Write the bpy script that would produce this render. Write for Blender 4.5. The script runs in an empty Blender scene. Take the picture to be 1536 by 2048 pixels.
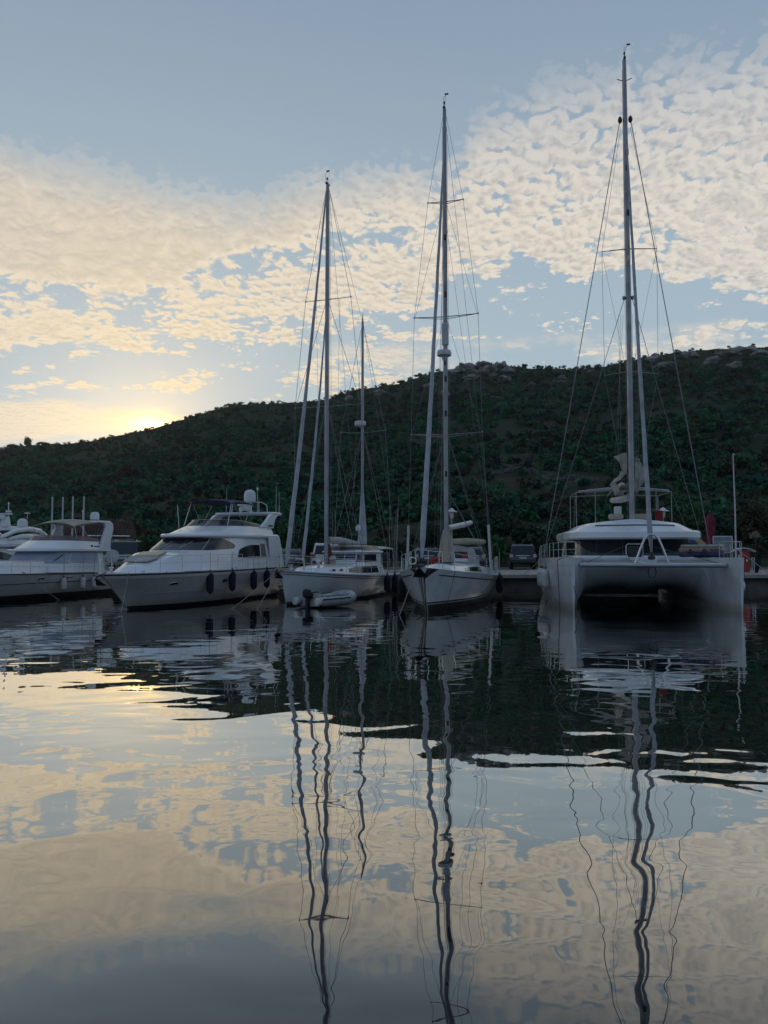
import bpy, math, random
import numpy as np
from mathutils import Vector, Matrix
random.seed(7)
rng = np.random.default_rng(11)
sc = bpy.context.scene
COL = sc.collection
R = math.radians

# ------------------------------------------------------------------ camera
CAM_H = 2.15                       # eye height above the water
FPX = 1540.0                       # focal length in photo pixels (1536 x 2048)
HORIZON = 1105.0
PITCH = math.atan((HORIZON - 1024.0) / FPX)
cam_d = bpy.data.cameras.new('camera')
cam_d.sensor_fit = 'VERTICAL'
cam_d.sensor_height = 36.0
cam_d.lens = FPX / 2048.0 * 36.0
cam_d.clip_start = 0.1
cam_d.clip_end = 20000.0
cam = bpy.data.objects.new('camera', cam_d)
COL.objects.link(cam)
cam.location = (0, 0, CAM_H)
cam.rotation_euler = (math.pi / 2 + PITCH, 0, 0)
sc.camera = cam
sc.render.resolution_x, sc.render.resolution_y = 768, 1024


def ray(px, py):
    x = (px - 768) / FPX
    z = -(py - 1024) / FPX
    return np.array([x, math.cos(PITCH) - z * math.sin(PITCH), math.sin(PITCH) + z * math.cos(PITCH)])


def at(px, py, Y):
    d = ray(px, py)
    return Vector(np.array([0, 0, CAM_H]) + d * (Y / d[1]))


# ------------------------------------------------------------------ node helper
class NT:
    def __init__(s, tree):
        s.t = tree
        for n in list(tree.nodes):
            tree.nodes.remove(n)

    def n(s, kind, inputs=None, **props):
        nd = s.t.nodes.new(kind)
        for k, v in props.items():
            setattr(nd, k, v)
        for k, v in (inputs or {}).items():
            s.set(nd.inputs[k], v)
        return nd

    def set(s, sock, v):
        if isinstance(v, bpy.types.NodeSocket):
            s.t.links.new(v, sock)
        else:
            if hasattr(sock.default_value, '__len__') and not isinstance(v, str):
                v = tuple(v)
                if len(sock.default_value) == 4 and len(v) == 3:
                    v = v + (1.0,)
            sock.default_value = v

    def m(s, op, a, b=None, c=None, clamp=False):
        nd = s.t.nodes.new('ShaderNodeMath')
        nd.operation = op
        nd.use_clamp = clamp
        for i, v in enumerate((a, b, c)):
            if v is not None:
                s.set(nd.inputs[i], v)
        return nd.outputs[0]

    def add(s, a, b): return s.m('ADD', a, b)
    def sub(s, a, b): return s.m('SUBTRACT', a, b)
    def mul(s, a, b, clamp=False): return s.m('MULTIPLY', a, b, clamp=clamp)

    def ss(s, x, e0, e1, lo=0.0, hi=1.0):
        nd = s.t.nodes.new('ShaderNodeMapRange')
        nd.interpolation_type = 'SMOOTHSTEP'
        for k, v in zip(('Value', 'From Min', 'From Max', 'To Min', 'To Max'), (x, e0, e1, lo, hi)):
            s.set(nd.inputs[k], v)
        return nd.outputs[0]

    def mix(s, a, b, f, blend='MIX'):
        nd = s.t.nodes.new('ShaderNodeMix')
        nd.data_type = 'RGBA'
        nd.blend_type = blend
        s.set(nd.inputs[0], f)
        s.set(nd.inputs[6], a)
        s.set(nd.inputs[7], b)
        return nd.outputs[2]

    def noise(s, vec, scale, detail=3.0, rough=0.5, dist=0.0, dims='3D'):
        nd = s.n('ShaderNodeTexNoise', noise_dimensions=dims)
        s.set(nd.inputs['Vector'], vec)
        for k, v in (('Scale', scale), ('Detail', detail), ('Roughness', rough), ('Distortion', dist)):
            s.set(nd.inputs[k], v)
        return nd

    def curve(s, x, pts):
        nd = s.t.nodes.new('ShaderNodeFloatCurve')
        cu = nd.mapping.curves[0]
        nd.mapping.use_clip = False
        nd.mapping.extend = 'HORIZONTAL'
        while len(cu.points) > 2:
            cu.points.remove(cu.points[1])
        cu.points[0].location = pts[0]
        cu.points[-1].location = pts[-1]
        for p in pts[1:-1]:
            cu.points.new(*p)
        nd.mapping.update()
        s.set(nd.inputs['Value'], x)
        return nd.outputs[0]


# ------------------------------------------------------------------ sky, sun, exposure
SUN_DIR = ray(302, 850)
SUN_AZ = math.atan2(SUN_DIR[0], SUN_DIR[1])          # measured from +Y towards +X
SUN_EL = R(6.6)

wd = bpy.data.worlds.new('World')
sc.world = wd
wd.use_nodes = True
W = NT(wd.node_tree)
co = W.n('ShaderNodeTexCoord').outputs['Generated']
sep = W.n('ShaderNodeSeparateXYZ', {0: co})
dx, dy, dz = sep.outputs
sky = W.n('ShaderNodeTexSky', sky_type='NISHITA', sun_disc=False)
sky.sun_elevation = SUN_EL
sky.sun_rotation = SUN_AZ
sky.air_density = 1.0
sky.dust_density = 1.6
sky.ozone_density = 1.6
hx = W.m('SQRT', W.add(W.mul(dx, dx), W.mul(dy, dy)))
tel = W.m('DIVIDE', dz, W.m('MAXIMUM', hx, 0.001))      # tangent of the elevation
az = W.m('ARCTAN2', dx, dy)
azn = W.m('ADD', W.m('DIVIDE', az, R(120)), 0.5, clamp=True)


def edge(pts):
    out = []
    for px, py in pts:
        d = ray(px, py)
        out.append((math.atan2(d[0], d[1]) / R(120) + 0.5, d[2] / math.hypot(d[0], d[1])))
    out = [(0.0, out[0][1])] + out + [(1.0, out[-1][1])]
    return W.curve(azn, out)


t_up = edge([(0, 262), (100, 285), (200, 318), (300, 345), (400, 368), (480, 376), (560, 362), (650, 328), (800, 318), (890, 300),
             (940, 240), (1000, 180), (1100, 135), (1250, 95), (1400, 75), (1536, 45)])
t_lo = edge([(0, 690), (200, 688), (400, 676), (600, 660), (760, 640), (880, 570), (980, 510), (1100, 525), (1250, 530), (1400, 555), (1536, 580)])
t_gap = edge([(0, 548), (150, 562), (280, 580), (350, 556), (450, 512), (620, 470), (760, 440), (1000, 420)])
# cloud deck coordinates: the view ray meets a flat layer overhead
zc = W.mul(0.45, W.m('POWER', W.m('DIVIDE', W.m('MAXIMUM', W.add(dz, 0.02), 0.02), 0.45), 0.62))
pu = W.m('DIVIDE', dx, zc)
pv = W.m('DIVIDE', dy, zc)
pvec = W.n('ShaderNodeCombineXYZ', {0: pu, 1: pv, 2: 0.0}).outputs[0]
warp = W.noise(pvec, 1.7, 3.0, 0.55)
warpf = W.noise(pvec, 17.0, 3.0, 0.6)


def centred(nd, k):
    v = W.n('ShaderNodeVectorMath', {0: nd.outputs['Color'], 1: (0.5, 0.5, 0.5)}, operation='SUBTRACT').outputs[0]
    return W.n('ShaderNodeVectorMath', {0: v, 3: k}, operation='SCALE').outputs[0]


def vadd(a, b): return W.n('ShaderNodeVectorMath', {0: a, 1: b}, operation='ADD').outputs[0]


pw = vadd(vadd(pvec, centred(warp, 0.17)), centred(warpf, 0.05))
big = W.noise(pvec, 1.15, 3.0, 0.55).outputs['Fac']
mid = W.noise(pvec, 5.5, 4.0, 0.6).outputs['Fac']


cellmix = W.mul(W.ss(tel, 0.62, 0.36), W.ss(big, 0.40, 0.62, 0.25, 0.75))


def field(vec):
    """cloud thickness: rounded cells broken up by finer billows."""
    va = W.n('ShaderNodeTexVoronoi', {'Vector': vec, 'Scale': 36.0, 'Smoothness': 0.7, 'Randomness': 1.0}, feature='SMOOTH_F1', voronoi_dimensions='2D').outputs['Distance']
    vb = W.n('ShaderNodeTexVoronoi', {'Vector': vec, 'Scale': 12.0, 'Smoothness': 0.6, 'Randomness': 1.0}, feature='SMOOTH_F1', voronoi_dimensions='2D').outputs['Distance']
    vo = W.add(W.mul(va, W.sub(1.0, cellmix)), W.mul(vb, cellmix))
    fb = W.noise(vec, 18.0, 6.0, 0.66, dims='2D').outputs['Fac']
    return W.add(W.mul(W.sub(0.55, vo), 0.66), W.mul(fb, 0.86))        # about 0.2 .. 0.75


f0 = field(pw)
f1 = field(vadd(pw, (0.005, -0.014, 0.0)))
# combed-out streaks along the upper edge
rot = W.n('ShaderNodeMapping', {'Vector': pw, 'Rotation': (0, 0, R(-24)), 'Scale': (20.0, 2.6, 1.0)}).outputs[0]
streak = W.noise(rot, 1.0, 3.0, 0.5).outputs['Fac']
edge_n = W.mul(W.sub(mid, 0.5), 0.06)
up_d = W.sub(W.add(t_up, W.add(edge_n, W.mul(W.sub(streak, 0.5), W.ss(az, R(-6), R(6), 0.03, 0.085)))), tel)     # >0 inside the bank
lo_d = W.sub(W.add(tel, W.mul(W.sub(mid, 0.5), 0.16)), t_lo)
m_up = W.ss(up_d, -0.035, 0.035)
m_lo = W.ss(lo_d, -0.035, 0.02)
cov = W.mul(m_up, m_lo)
rim = W.ss(up_d, 0.01, 0.14, 1.0, 0.0)                                             # near the upper edge
left = W.ss(az, R(-9), R(1), 1.0, 0.0)
above_gap = W.ss(W.sub(W.add(tel, W.mul(W.sub(mid, 0.5), 0.06)), t_gap), -0.006, 0.014)
solid = W.mul(left, above_gap)
gd = W.m('DIVIDE', W.add(W.sub(t_gap, tel), W.mul(W.sub(mid, 0.5), 0.07)), 0.026)
gap = W.mul(W.m('EXPONENT', W.mul(W.mul(W.sub(gd, 0.8), W.sub(gd, 0.8)), -1.0)), W.ss(az, R(-1), R(6), 1.0, 0.0))
puff = W.add(f0, W.mul(W.mul(W.sub(streak, 0.5), rim), 0.40))
puff = W.add(puff, W.add(W.mul(W.sub(big, 0.5), 0.30), W.mul(W.sub(mid, 0.5), 0.42)))
low_sc = W.ss(W.noise(W.n('ShaderNodeMapping', {'Vector': pvec, 'Scale': (1.0, 1.5, 1.0), 'Location': (3.3, 1.2, 0)}).outputs[0], 2.1, 5.0, 0.62).outputs['Fac'], 0.47, 0.62)              # scattered scraps below the bank
cov2 = W.m('MAXIMUM', cov, W.mul(W.mul(low_sc, W.ss(az, R(4), R(14), 0.80, 0.68)), W.ss(tel, 0.16, 0.21)))
thr = W.sub(0.86, W.add(W.mul(cov2, 0.565), W.mul(solid, W.mul(cov, 0.22))))
thr = W.add(thr, W.mul(W.mul(gap, cov), 0.27))
dens = W.ss(W.sub(puff, thr), -0.06, 0.14)
dens = W.mul(dens, W.ss(tel, 0.42, 0.72, 1.0, 0.66))
dens = W.mul(dens, W.ss(up_d, -0.03, 0.085, 0.0, 1.0))
# the low band of cloud the sun has gone behind
b_lo = edge([(0, 892), (120, 880), (260, 868), (380, 850), (600, 846), (900, 850)])
b_hi = edge([(0, 792), (120, 798), (240, 812), (340, 822), (420, 836), (600, 842), (900, 846)])
bn = W.mul(W.sub(W.noise(pw, 5.0, 5.0, 0.6).outputs['Fac'], 0.5), 0.03)
band = W.mul(W.ss(W.sub(W.add(tel, bn), b_lo), -0.004, 0.012), W.ss(W.sub(b_hi, W.add(tel, bn)), -0.004, 0.010))
band = W.mul(band, W.ss(az, R(-14), R(-10), 1.0, 0.0))
# far thin clouds just over the ridge
b2 = W.mul(W.ss(tel, 0.215, 0.235), W.ss(tel, 0.265, 0.285, 1.0, 0.0))
b2 = W.mul(W.mul(b2, W.ss(W.noise(pw, 1.6, 5.0, 0.65).outputs['Fac'], 0.46, 0.6)), W.ss(az, R(-8), R(0)))
dens = W.m('MAXIMUM', dens, W.m('MAXIMUM', W.mul(band, 0.85), W.mul(b2, 0.8)))
# angle from the sun
sd = Vector((math.sin(SUN_AZ), math.cos(SUN_AZ), math.tan(math.atan2(SUN_DIR[2], math.hypot(SUN_DIR[0], SUN_DIR[1]))))).normalized()
dot = W.n('ShaderNodeVectorMath', {0: co, 1: tuple(sd)}, operation='DOT_PRODUCT').outputs['Value']
ang = W.m('ARCCOSINE', W.m('MINIMUM', dot, 1.0))
warm = W.m('EXPONENT', W.m('DIVIDE', ang, -0.60))
warm2 = W.m('EXPONENT', W.m('DIVIDE', ang, -0.058))
# clear sky: the atmosphere model, softened by thin high haze
hz = W.ss(tel, 0.10, 0.95)
clear = W.mix(sky.outputs['Color'], W.mix((4.4, 5.8, 6.8), (2.35, 3.35, 4.75), hz), 0.95)
clear = W.mix(clear, (10.4, 8.4, 5.2), W.mul(warm2, 0.62))
clear = W.mix(clear, (7.4, 7.2, 6.5), W.mul(warm, 0.17))
# cloud colour: sunlit cream edges, greyer where the layer is thick
relief = W.sub(f0, f1)
thick = W.ss(W.sub(puff, thr), 0.10, 0.48)
lit = W.m('ADD', W.sub(0.92, W.mul(thick, 0.50)), W.mul(relief, W.sub(2.4, W.mul(solid, 1.1))), clamp=True)
c_lit = W.mix((8.3, 8.0, 7.6), (9.9, 8.4, 6.3), W.m('MULTIPLY', warm, 1.30, clamp=True))
c_shd = W.mix((4.3, 4.5, 5.1), (6.6, 5.8, 4.7), W.m('MULTIPLY', warm, 1.35, clamp=True))
c_cl = W.mix(c_shd, c_lit, lit)
c_cl = W.mix(c_cl, (4.9, 5.3, 5.9), W.mul(W.ss(tel, 0.40, 0.70), 0.66))
c_cl = W.mix(c_cl, (11.5, 8.4, 3.6), W.mul(W.m('EXPONENT', W.m('DIVIDE', ang, -0.07)), 0.85))
out = W.mix(clear, c_cl, W.mul(dens, 0.93))
# the sun's own glow through the cloud
flat = W.n('ShaderNodeVectorMath', {0: W.n('ShaderNodeVectorMath', {0: co, 1: tuple(sd)}, operation='SUBTRACT').outputs[0], 1: (1.0, 1.0, 2.3)}, operation='MULTIPLY').outputs[0]
fl = W.n('ShaderNodeVectorMath', {0: flat}, operation='LENGTH').outputs['Value']
fl = W.mul(fl, W.add(0.7, W.mul(W.noise(pw, 7.0, 4.0, 0.6).outputs['Fac'], 0.6)))
g1 = W.m('EXPONENT', W.mul(W.m('POWER', W.m('DIVIDE', fl, 0.022), 2.0), -1.0))
g2 = W.m('EXPONENT', W.m('DIVIDE', fl, -0.036))
glow = W.mix((0, 0, 0), (26.0, 18.5, 6.5), g1)
glow2 = W.mix((0, 0, 0), (3.6, 1.8, 0.2), g2)
out = W.mix(W.mix(out, glow, 1.0, 'ADD'), glow2, 1.0, 'ADD')
# the sky dims away from the sunset
fall = W.ss(ang, 0.60, 2.2, 0.0, 1.0)
out = W.mix(out, W.mix((1.0, 1.0, 1.0), (0.58, 0.68, 0.82), fall), 1.0, 'MULTIPLY')
bg = W.n('ShaderNodeBackground', {'Color': out, 'Strength': 0.089})
wd.cycles.sampling_method = 'MANUAL'
wd.cycles.sample_map_resolution = 512
wo = W.n('ShaderNodeOutputWorld', {'Surface': bg.outputs[0]})

sun_l = bpy.data.lights.new('sun', 'SUN')
sun_l.energy = 0.8
sun_l.angle = R(3.0)
sun_l.color = (1.0, 0.72, 0.42)
sun = bpy.data.objects.new('sun', sun_l)
COL.objects.link(sun)
sun.rotation_euler = Vector((math.sin(SUN_AZ) * math.cos(SUN_EL), math.cos(SUN_AZ) * math.cos(SUN_EL), math.sin(SUN_EL))).to_track_quat('Z', 'Y').to_euler()

sc.view_settings.view_transform = 'Standard'
sc.view_settings.look = 'None'
sc.view_settings.exposure = 0.0
sc.view_settings.gamma = 1.0
sc.view_settings.use_curve_mapping = False
sc.cycles.use_denoising = True
sc.cycles.max_bounces = 6
sc.cycles.diffuse_bounces = 2
sc.cycles.glossy_bounces = 4
sc.cycles.caustics_reflective = False
sc.cycles.caustics_refractive = False

# ------------------------------------------------------------------ materials
MATS = {}


def pbr(name, col, rough=0.5, metal=0.0, var=0.10, scale=3.0, bump=0.0, bscale=40.0, col2=None, spec=0.5, alpha=1.0, coat=0.0, hull=False):
    """Principled surface whose colour and gloss wander a little, so that nothing is perfectly even."""
    if name in MATS:
        return MATS[name]
    m = bpy.data.materials.new(name)
    m.use_nodes = True
    T = NT(m.node_tree)
    oc = T.n('ShaderNodeTexCoord').outputs['Object']
    nz = T.noise(oc, scale, 5.0, 0.6).outputs['Fac']
    c2 = col2 if col2 else tuple(max(0.0, c * (1 - 2.2 * var)) for c in col)
    base = T.mix(col, c2, T.ss(nz, 0.35, 0.75))
    if hull:                                     # rain streaks down the topsides and a scum line near the water
        sv = T.n('ShaderNodeMapping', {'Vector': oc, 'Scale': (5.0, 5.0, 0.35)}).outputs[0]
        st = T.noise(sv, 1.0, 4.0, 0.65).outputs['Fac']
        base = T.mix(base, tuple(c * k for c, k in zip(col, (0.80, 0.79, 0.74))), T.mul(T.ss(st, 0.52, 0.72), 0.7))
        hz_ = T.n('ShaderNodeSeparateXYZ', {0: oc}).outputs[2]
        sc_ = T.ss(T.add(hz_, T.mul(T.sub(st, 0.5), 0.25)), 0.12, 0.42, 1.0, 0.0)
        base = T.mix(base, (0.36, 0.35, 0.28), T.mul(sc_, 0.55))
    b = T.n('ShaderNodeBsdfPrincipled', {'Base Color': base, 'Metallic': metal})
    T.set(b.inputs['Roughness'], T.ss(nz, 0.2, 0.8, max(rough - 0.06, 0.02), min(rough + 0.10, 1.0)))
    T.set(b.inputs['Specular IOR Level'], spec)
    if coat:
        T.set(b.inputs['Coat Weight'], coat)
    if alpha < 1:
        T.set(b.inputs['Alpha'], alpha)
    if bump:
        bn = T.noise(oc, bscale, 4.0, 0.6).outputs['Fac']
        bp = T.n('ShaderNodeBump', {'Height': bn, 'Strength': 0.6, 'Distance': bump})
        T.set(b.inputs['Normal'], bp.outputs[0])
    T.n('ShaderNodeOutputMaterial', {'Surface': b.outputs[0]})
    MATS[name] = m
    return m


# ------------------------------------------------------------------ mesh helpers
class MB:
    """Collects shapes; build() links them as one mesh object."""

    def __init__(s):
        s.v, s.f, s.mi = [], [], []

    def add(s, vs, fs, mi=0):
        o = len(s.v)
        s.v += [tuple(p) for p in vs]
        for f in fs:
            s.f.append(tuple(i + o for i in f))
            s.mi.append(mi)
        return s

    def box(s, c, d, mi=0, rz=0.0, taper=1.0):
        x, y, z = d[0] / 2, d[1] / 2, d[2] / 2
        P = []
        for sz in (-1, 1):
            k = taper if sz > 0 else 1.0
            for sx, sy in ((-1, -1), (1, -1), (1, 1), (-1, 1)):
                X, Y = sx * x * k, sy * y * k
                P.append((c[0] + X * math.cos(rz) - Y * math.sin(rz), c[1] + X * math.sin(rz) + Y * math.cos(rz), c[2] + sz * z))
        return s.add(P, [(3, 2, 1, 0), (4, 5, 6, 7), (0, 1, 5, 4), (1, 2, 6, 5), (2, 3, 7, 6), (3, 0, 4, 7)], mi)

    def tube(s, pts, r, n=6, mi=0, closed=False, sq=1.0):
        pts = [Vector(p) for p in pts]
        k = len(pts)
        rs = r if hasattr(r, '__len__') else [r] * k
        vs, fs = [], []
        up = None
        for i in range(k):
            if closed:
                t = pts[(i + 1) % k] - pts[i - 1]
            else:
                t = pts[min(i + 1, k - 1)] - pts[max(i - 1, 0)]
            t = t.normalized()
            if up is None:
                up = Vector((0, 0, 1)) if abs(t.z) < 0.9 else Vector((1, 0, 0))
            a = t.cross(up)
            if a.length < 1e-4:
                a = t.cross(Vector((0, 1, 0)))
            a.normalize()
            b = a.cross(t).normalized()
            up = b
            for j in range(n):
                w = 2 * math.pi * j / n
                vs.append(pts[i] + a * (math.cos(w) * rs[i]) + b * (math.sin(w) * rs[i] * sq))
        for i in range(k if closed else k - 1):
            for j in range(n):
                p, q = i * n, ((i + 1) % k) * n
                fs.append((p + j, p + (j + 1) % n, q + (j + 1) % n, q + j))
        if not closed:
            fs.append(tuple(range(n - 1, -1, -1)))
            fs.append(tuple((k - 1) * n + j for j in range(n)))
        return s.add(vs, fs, mi)

    def lathe(s, prof, c=(0, 0, 0), n=14, axis='z', mi=0, sy=1.0):
        """prof: list of (radius, height) from one end to the other."""
        vs, fs = [], []
        for r, h in prof:
            for j in range(n):
                w = 2 * math.pi * j / n
                a, b = r * math.cos(w), r * math.sin(w) * sy
                p = (a, b, h) if axis == 'z' else ((h, a, b) if axis == 'x' else (a, h, b))
                vs.append((p[0] + c[0], p[1] + c[1], p[2] + c[2]))
        k = len(prof)
        for i in range(k - 1):
            for j in range(n):
                fs.append((i * n + j, i * n + (j + 1) % n, (i + 1) * n + (j + 1) % n, (i + 1) * n + j))
        fs.append(tuple(range(n - 1, -1, -1)))
        fs.append(tuple((k - 1) * n + j for j in range(n)))
        return s.add(vs, fs, mi)

    def grid(s, rows, mi=0, close=False, flip=False):
        """rows: list of equally long point lists."""
        n = len(rows[0])
        vs = [p for r in rows for p in r]
        fs = []
        for i in range(len(rows) - 1):
            for j in range(n if close else n - 1):
                q = (i * n + j, i * n + (j + 1) % n, (i + 1) * n + (j + 1) % n, (i + 1) * n + j)
                fs.append(q[::-1] if flip else q)
        return s.add(vs, fs, mi)

    def prism(s, poly, t, mi=0):
        """poly: 3-D outline, t: thickness vector."""
        t = Vector(t)
        n = len(poly)
        vs = [Vector(p) for p in poly] + [Vector(p) + t for p in poly]
        fs = [tuple(range(n - 1, -1, -1)), tuple(range(n, 2 * n))]
        fs += [(i, (i + 1) % n, n + (i + 1) % n, n + i) for i in range(n)]
        return s.add(vs, fs, mi)

    def mirror(s):
        """add the copy mirrored in y."""
        o = len(s.v)
        s.v += [(x, -y, z) for x, y, z in s.v]
        for f, m in list(zip(s.f, s.mi)):
            s.f.append(tuple(i + o for i in reversed(f)))
            s.mi.append(m)
        return s

    def mesh(s, name, mats, smooth=40):
        me = bpy.data.meshes.new(name)
        me.from_pydata(s.v, [], s.f)
        for m in (mats if isinstance(mats, (list, tuple)) else [mats]):
            me.materials.append(m)
        me.polygons.foreach_set('material_index', s.mi)
        import bmesh
        bm = bmesh.new()
        bm.from_mesh(me)
        bmesh.ops.remove_doubles(bm, verts=bm.verts, dist=1e-5)
        bmesh.ops.recalc_face_normals(bm, faces=bm.faces)
        bm.to_mesh(me)
        bm.free()
        if smooth:
            me.shade_smooth()
            me.set_sharp_from_angle(angle=R(smooth))
        me.update()
        return me

    def build(s, name, mats, parent=None, smooth=40, bevel=0.0):
        o = bpy.data.objects.new(name, s.mesh(name, mats, smooth))
        COL.objects.link(o)
        if parent:
            o.parent = parent
        if bevel:
            b = o.modifiers.new('bevel', 'BEVEL')
            b.width = bevel
            b.segments = 2
            b.limit_method = 'ANGLE'
        return o


def tag(o, label=None, cat=None, group=None, kind=None):
    for k, v in (('label', label), ('category', cat), ('group', group), ('kind', kind)):
        if v:
            o[k] = v
    return o


def empty(name, loc, rz, label, cat, group=None):
    o = bpy.data.objects.new(name, None)
    o.empty_display_size = 0.3
    COL.objects.link(o)
    o.location = loc
    o.rotation_euler = (0, 0, rz)
    return tag(o, label, cat, group)


def lerp(a, b, t): return a + (b - a) * t


def interp(x, xs, ys): return float(np.interp(x, xs, ys))


def smooth_interp(x, xs, ys):
    """monotone cubic through the points, for fair hull lines."""
    xs, ys = np.asarray(xs, float), np.asarray(ys, float)
    i = int(np.clip(np.searchsorted(xs, x) - 1, 0, len(xs) - 2))
    h = xs[i + 1] - xs[i]
    t = min(max((x - xs[i]) / h, 0), 1)
    d = np.diff(ys) / np.diff(xs)

    def tan(k):
        if k == 0:
            return d[0]
        if k == len(xs) - 1:
            return d[-1]
        return 0 if d[k - 1] * d[k] <= 0 else 2 * d[k - 1] * d[k] / (d[k - 1] + d[k])
    m0, m1 = tan(i) * h, tan(i + 1) * h
    return float((2 * t**3 - 3 * t**2 + 1) * ys[i] + (t**3 - 2 * t**2 + t) * m0 + (-2 * t**3 + 3 * t**2) * ys[i + 1] + (t**3 - t**2) * m1)


# ------------------------------------------------------------------ water
def water_material():
    m = bpy.data.materials.new('calm_harbour_water')
    m.use_nodes = True
    T = NT(m.node_tree)
    oc = T.n('ShaderNodeTexCoord').outputs['Object']
    wr = T.noise(oc, 0.35, 2.0, 0.5)
    wv = T.n('ShaderNodeVectorMath', {0: T.n('ShaderNodeVectorMath', {0: wr.outputs['Color'], 1: (0.5, 0.5, 0.5)}, operation='SUBTRACT').outputs[0], 3: 0.8}, operation='SCALE').outputs[0]
    p = T.n('ShaderNodeVectorMath', {0: oc, 1: wv}, operation='ADD').outputs[0]
    pm = T.n('ShaderNodeMapping', {'Vector': p, 'Scale': (0.8, 1.15, 1.0), 'Rotation': (0, 0, R(12))}).outputs[0]
    n1 = T.noise(pm, 0.55, 2.0, 0.4).outputs['Fac']
    n2 = T.noise(pm, 1.35, 0.8, 0.4, 0.5).outputs['Fac']
    n3 = T.noise(pm, 5.0, 1.0, 0.4).outputs['Fac']
    patch = T.ss(T.noise(oc, 0.12, 2.0, 0.5).outputs['Fac'], 0.35, 0.65, 0.45, 1.0)
    h = T.add(T.mul(n1, 0.0150), T.mul(patch, T.add(T.mul(n2, 0.0112), T.mul(n3, 0.0004))))
    bp = T.n('ShaderNodeBump', {'Height': h, 'Strength': 1.0, 'Distance': 1.0})
    fr = T.n('ShaderNodeLayerWeight', {'Blend': 0.5, 'Normal': bp.outputs[0]}).outputs['Facing']
    fr = T.m('MAXIMUM', T.m('MULTIPLY_ADD', fr, 1.72, -0.66), 0.05)     # mirror-like at a low angle, dark when looked into
    gl = T.n('ShaderNodeBsdfGlossy', {'Color': (0.96, 0.95, 0.91), 'Roughness': 0.010, 'Normal': bp.outputs[0]})
    df = T.n('ShaderNodeBsdfDiffuse', {'Color': (0.0016, 0.0048, 0.0050)})
    mx = T.n('ShaderNodeMixShader', {0: fr, 1: df.outputs[0], 2: gl.outputs[0]})
    T.n('ShaderNodeOutputMaterial', {'Surface': mx.outputs[0]})
    return m


wm = MB()
wm.add([(-3000, -1500, 0), (3000, -1500, 0), (3000, 60, 0), (-3000, 60, 0)], [(0, 1, 2, 3)])
water = tag(wm.build('water', water_material(), smooth=0), kind='structure')

# ------------------------------------------------------------------ quay
QY, QZ = 43.0, 0.92
M_CONC = pbr('quay_concrete', (0.34, 0.32, 0.30), 0.85, var=0.22, scale=0.9, bump=0.01, bscale=14)
M_WALLQ = pbr('quay_wall_stone', (0.15, 0.145, 0.14), 0.9, var=0.3, scale=1.3, bump=0.03, bscale=5)
M_ROAD = pbr('road_asphalt', (0.06, 0.06, 0.062), 0.9, var=0.2, scale=0.7, bump=0.006, bscale=40)
q = MB()
q.box((0, (QY + 0.55 + 80) / 2, (QZ - 0.2 - 3) / 2), (600, 80 - QY - 0.55, QZ - 0.2 + 3))
quay = tag(q.build('quay', M_WALLQ, smooth=0), kind='structure')
cp = MB()
x = -90.0
while x < 90:                                    # coping blocks along the edge
    w = 2.0
    cp.box((x + w / 2, QY + 6.0, QZ - 0.10), (w - 0.015, 12.0, 0.2))
    x += w
quay_cap = cp.build('coping', M_CONC, quay, smooth=0, bevel=0.012)
rd = MB()
rd.add([(-300, QY + 12.01, QZ - 0.02), (300, QY + 12.01, QZ - 0.02), (300, 79, QZ - 0.02), (-300, 79, QZ - 0.02)], [(0, 1, 2, 3)])
tag(rd.build('road', M_ROAD, smooth=0), kind='structure')

# ------------------------------------------------------------------ hillside
RIDGE = [(-900, 930), (-300, 905), (0, 897), (60, 890), (130, 888), (180, 882), (240, 870), (300, 858), (360, 841), (400, 828), (470, 809), (600, 804), (650, 799),
         (700, 782), (800, 766), (870, 744), (950, 730), (1000, 729), (1070, 737), (1150, 737), (1200, 734), (1270, 719), (1350, 704),
         (1430, 697), (1536, 694), (1800, 700), (2400, 740)]
_rt = [ray(a, b) for a, b in RIDGE]
R_TX = [d[0] / d[1] for d in _rt]
R_TZ = [d[2] / d[1] for d in _rt]
Y0 = 66.0
from mathutils import noise as mn


def ridge_y(tx): return interp(tx, [-1.5, -0.5, 0.0, 0.5, 1.5], [430, 400, 340, 300, 320])


def hill_z(tx, Y):
    """ground height above the water at lateral tangent tx and depth Y."""
    yr = ridge_y(tx)
    er = interp(tx, R_TX, R_TZ)
    x = tx * Y
    rough = mn.fractal(Vector((x * 0.012, Y * 0.012, 3.1)), 1.0, 2.0, 4)
    if Y <= Y0:
        return QZ - 0.4
    s = (Y - Y0) / (yr - Y0)
    e0 = (QZ - CAM_H) / Y0
    if s <= 1:
        e = e0 + (er - e0) * (s ** 0.78)
        z = CAM_H + e * Y
        amp = min((Y - Y0) / 30, 1.0) * (1 - s ** 6)
        return z + rough * 3.2 * amp
    zr = CAM_H + er * yr
    return zr + rough * 2.0 * min((s - 1) * 4, 1) - (s - 1) ** 1.15 * zr * 0.75


txs = np.concatenate([np.linspace(-1.5, -0.56, 40), np.linspace(-0.55, 0.55, 240), np.linspace(0.56, 1.5, 40)])
yss = np.concatenate([np.linspace(60, 120, 46), np.linspace(122, 330, 100), np.linspace(332, 440, 44), np.linspace(446, 900, 30)])
hv = [(t * Y, Y, hill_z(t, Y)) for Y in yss for t in txs]
n = len(txs)
hf = [(i * n + j, i * n + j + 1, (i + 1) * n + j + 1, (i + 1) * n + j) for i in range(len(yss) - 1) for j in range(n - 1)]


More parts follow.
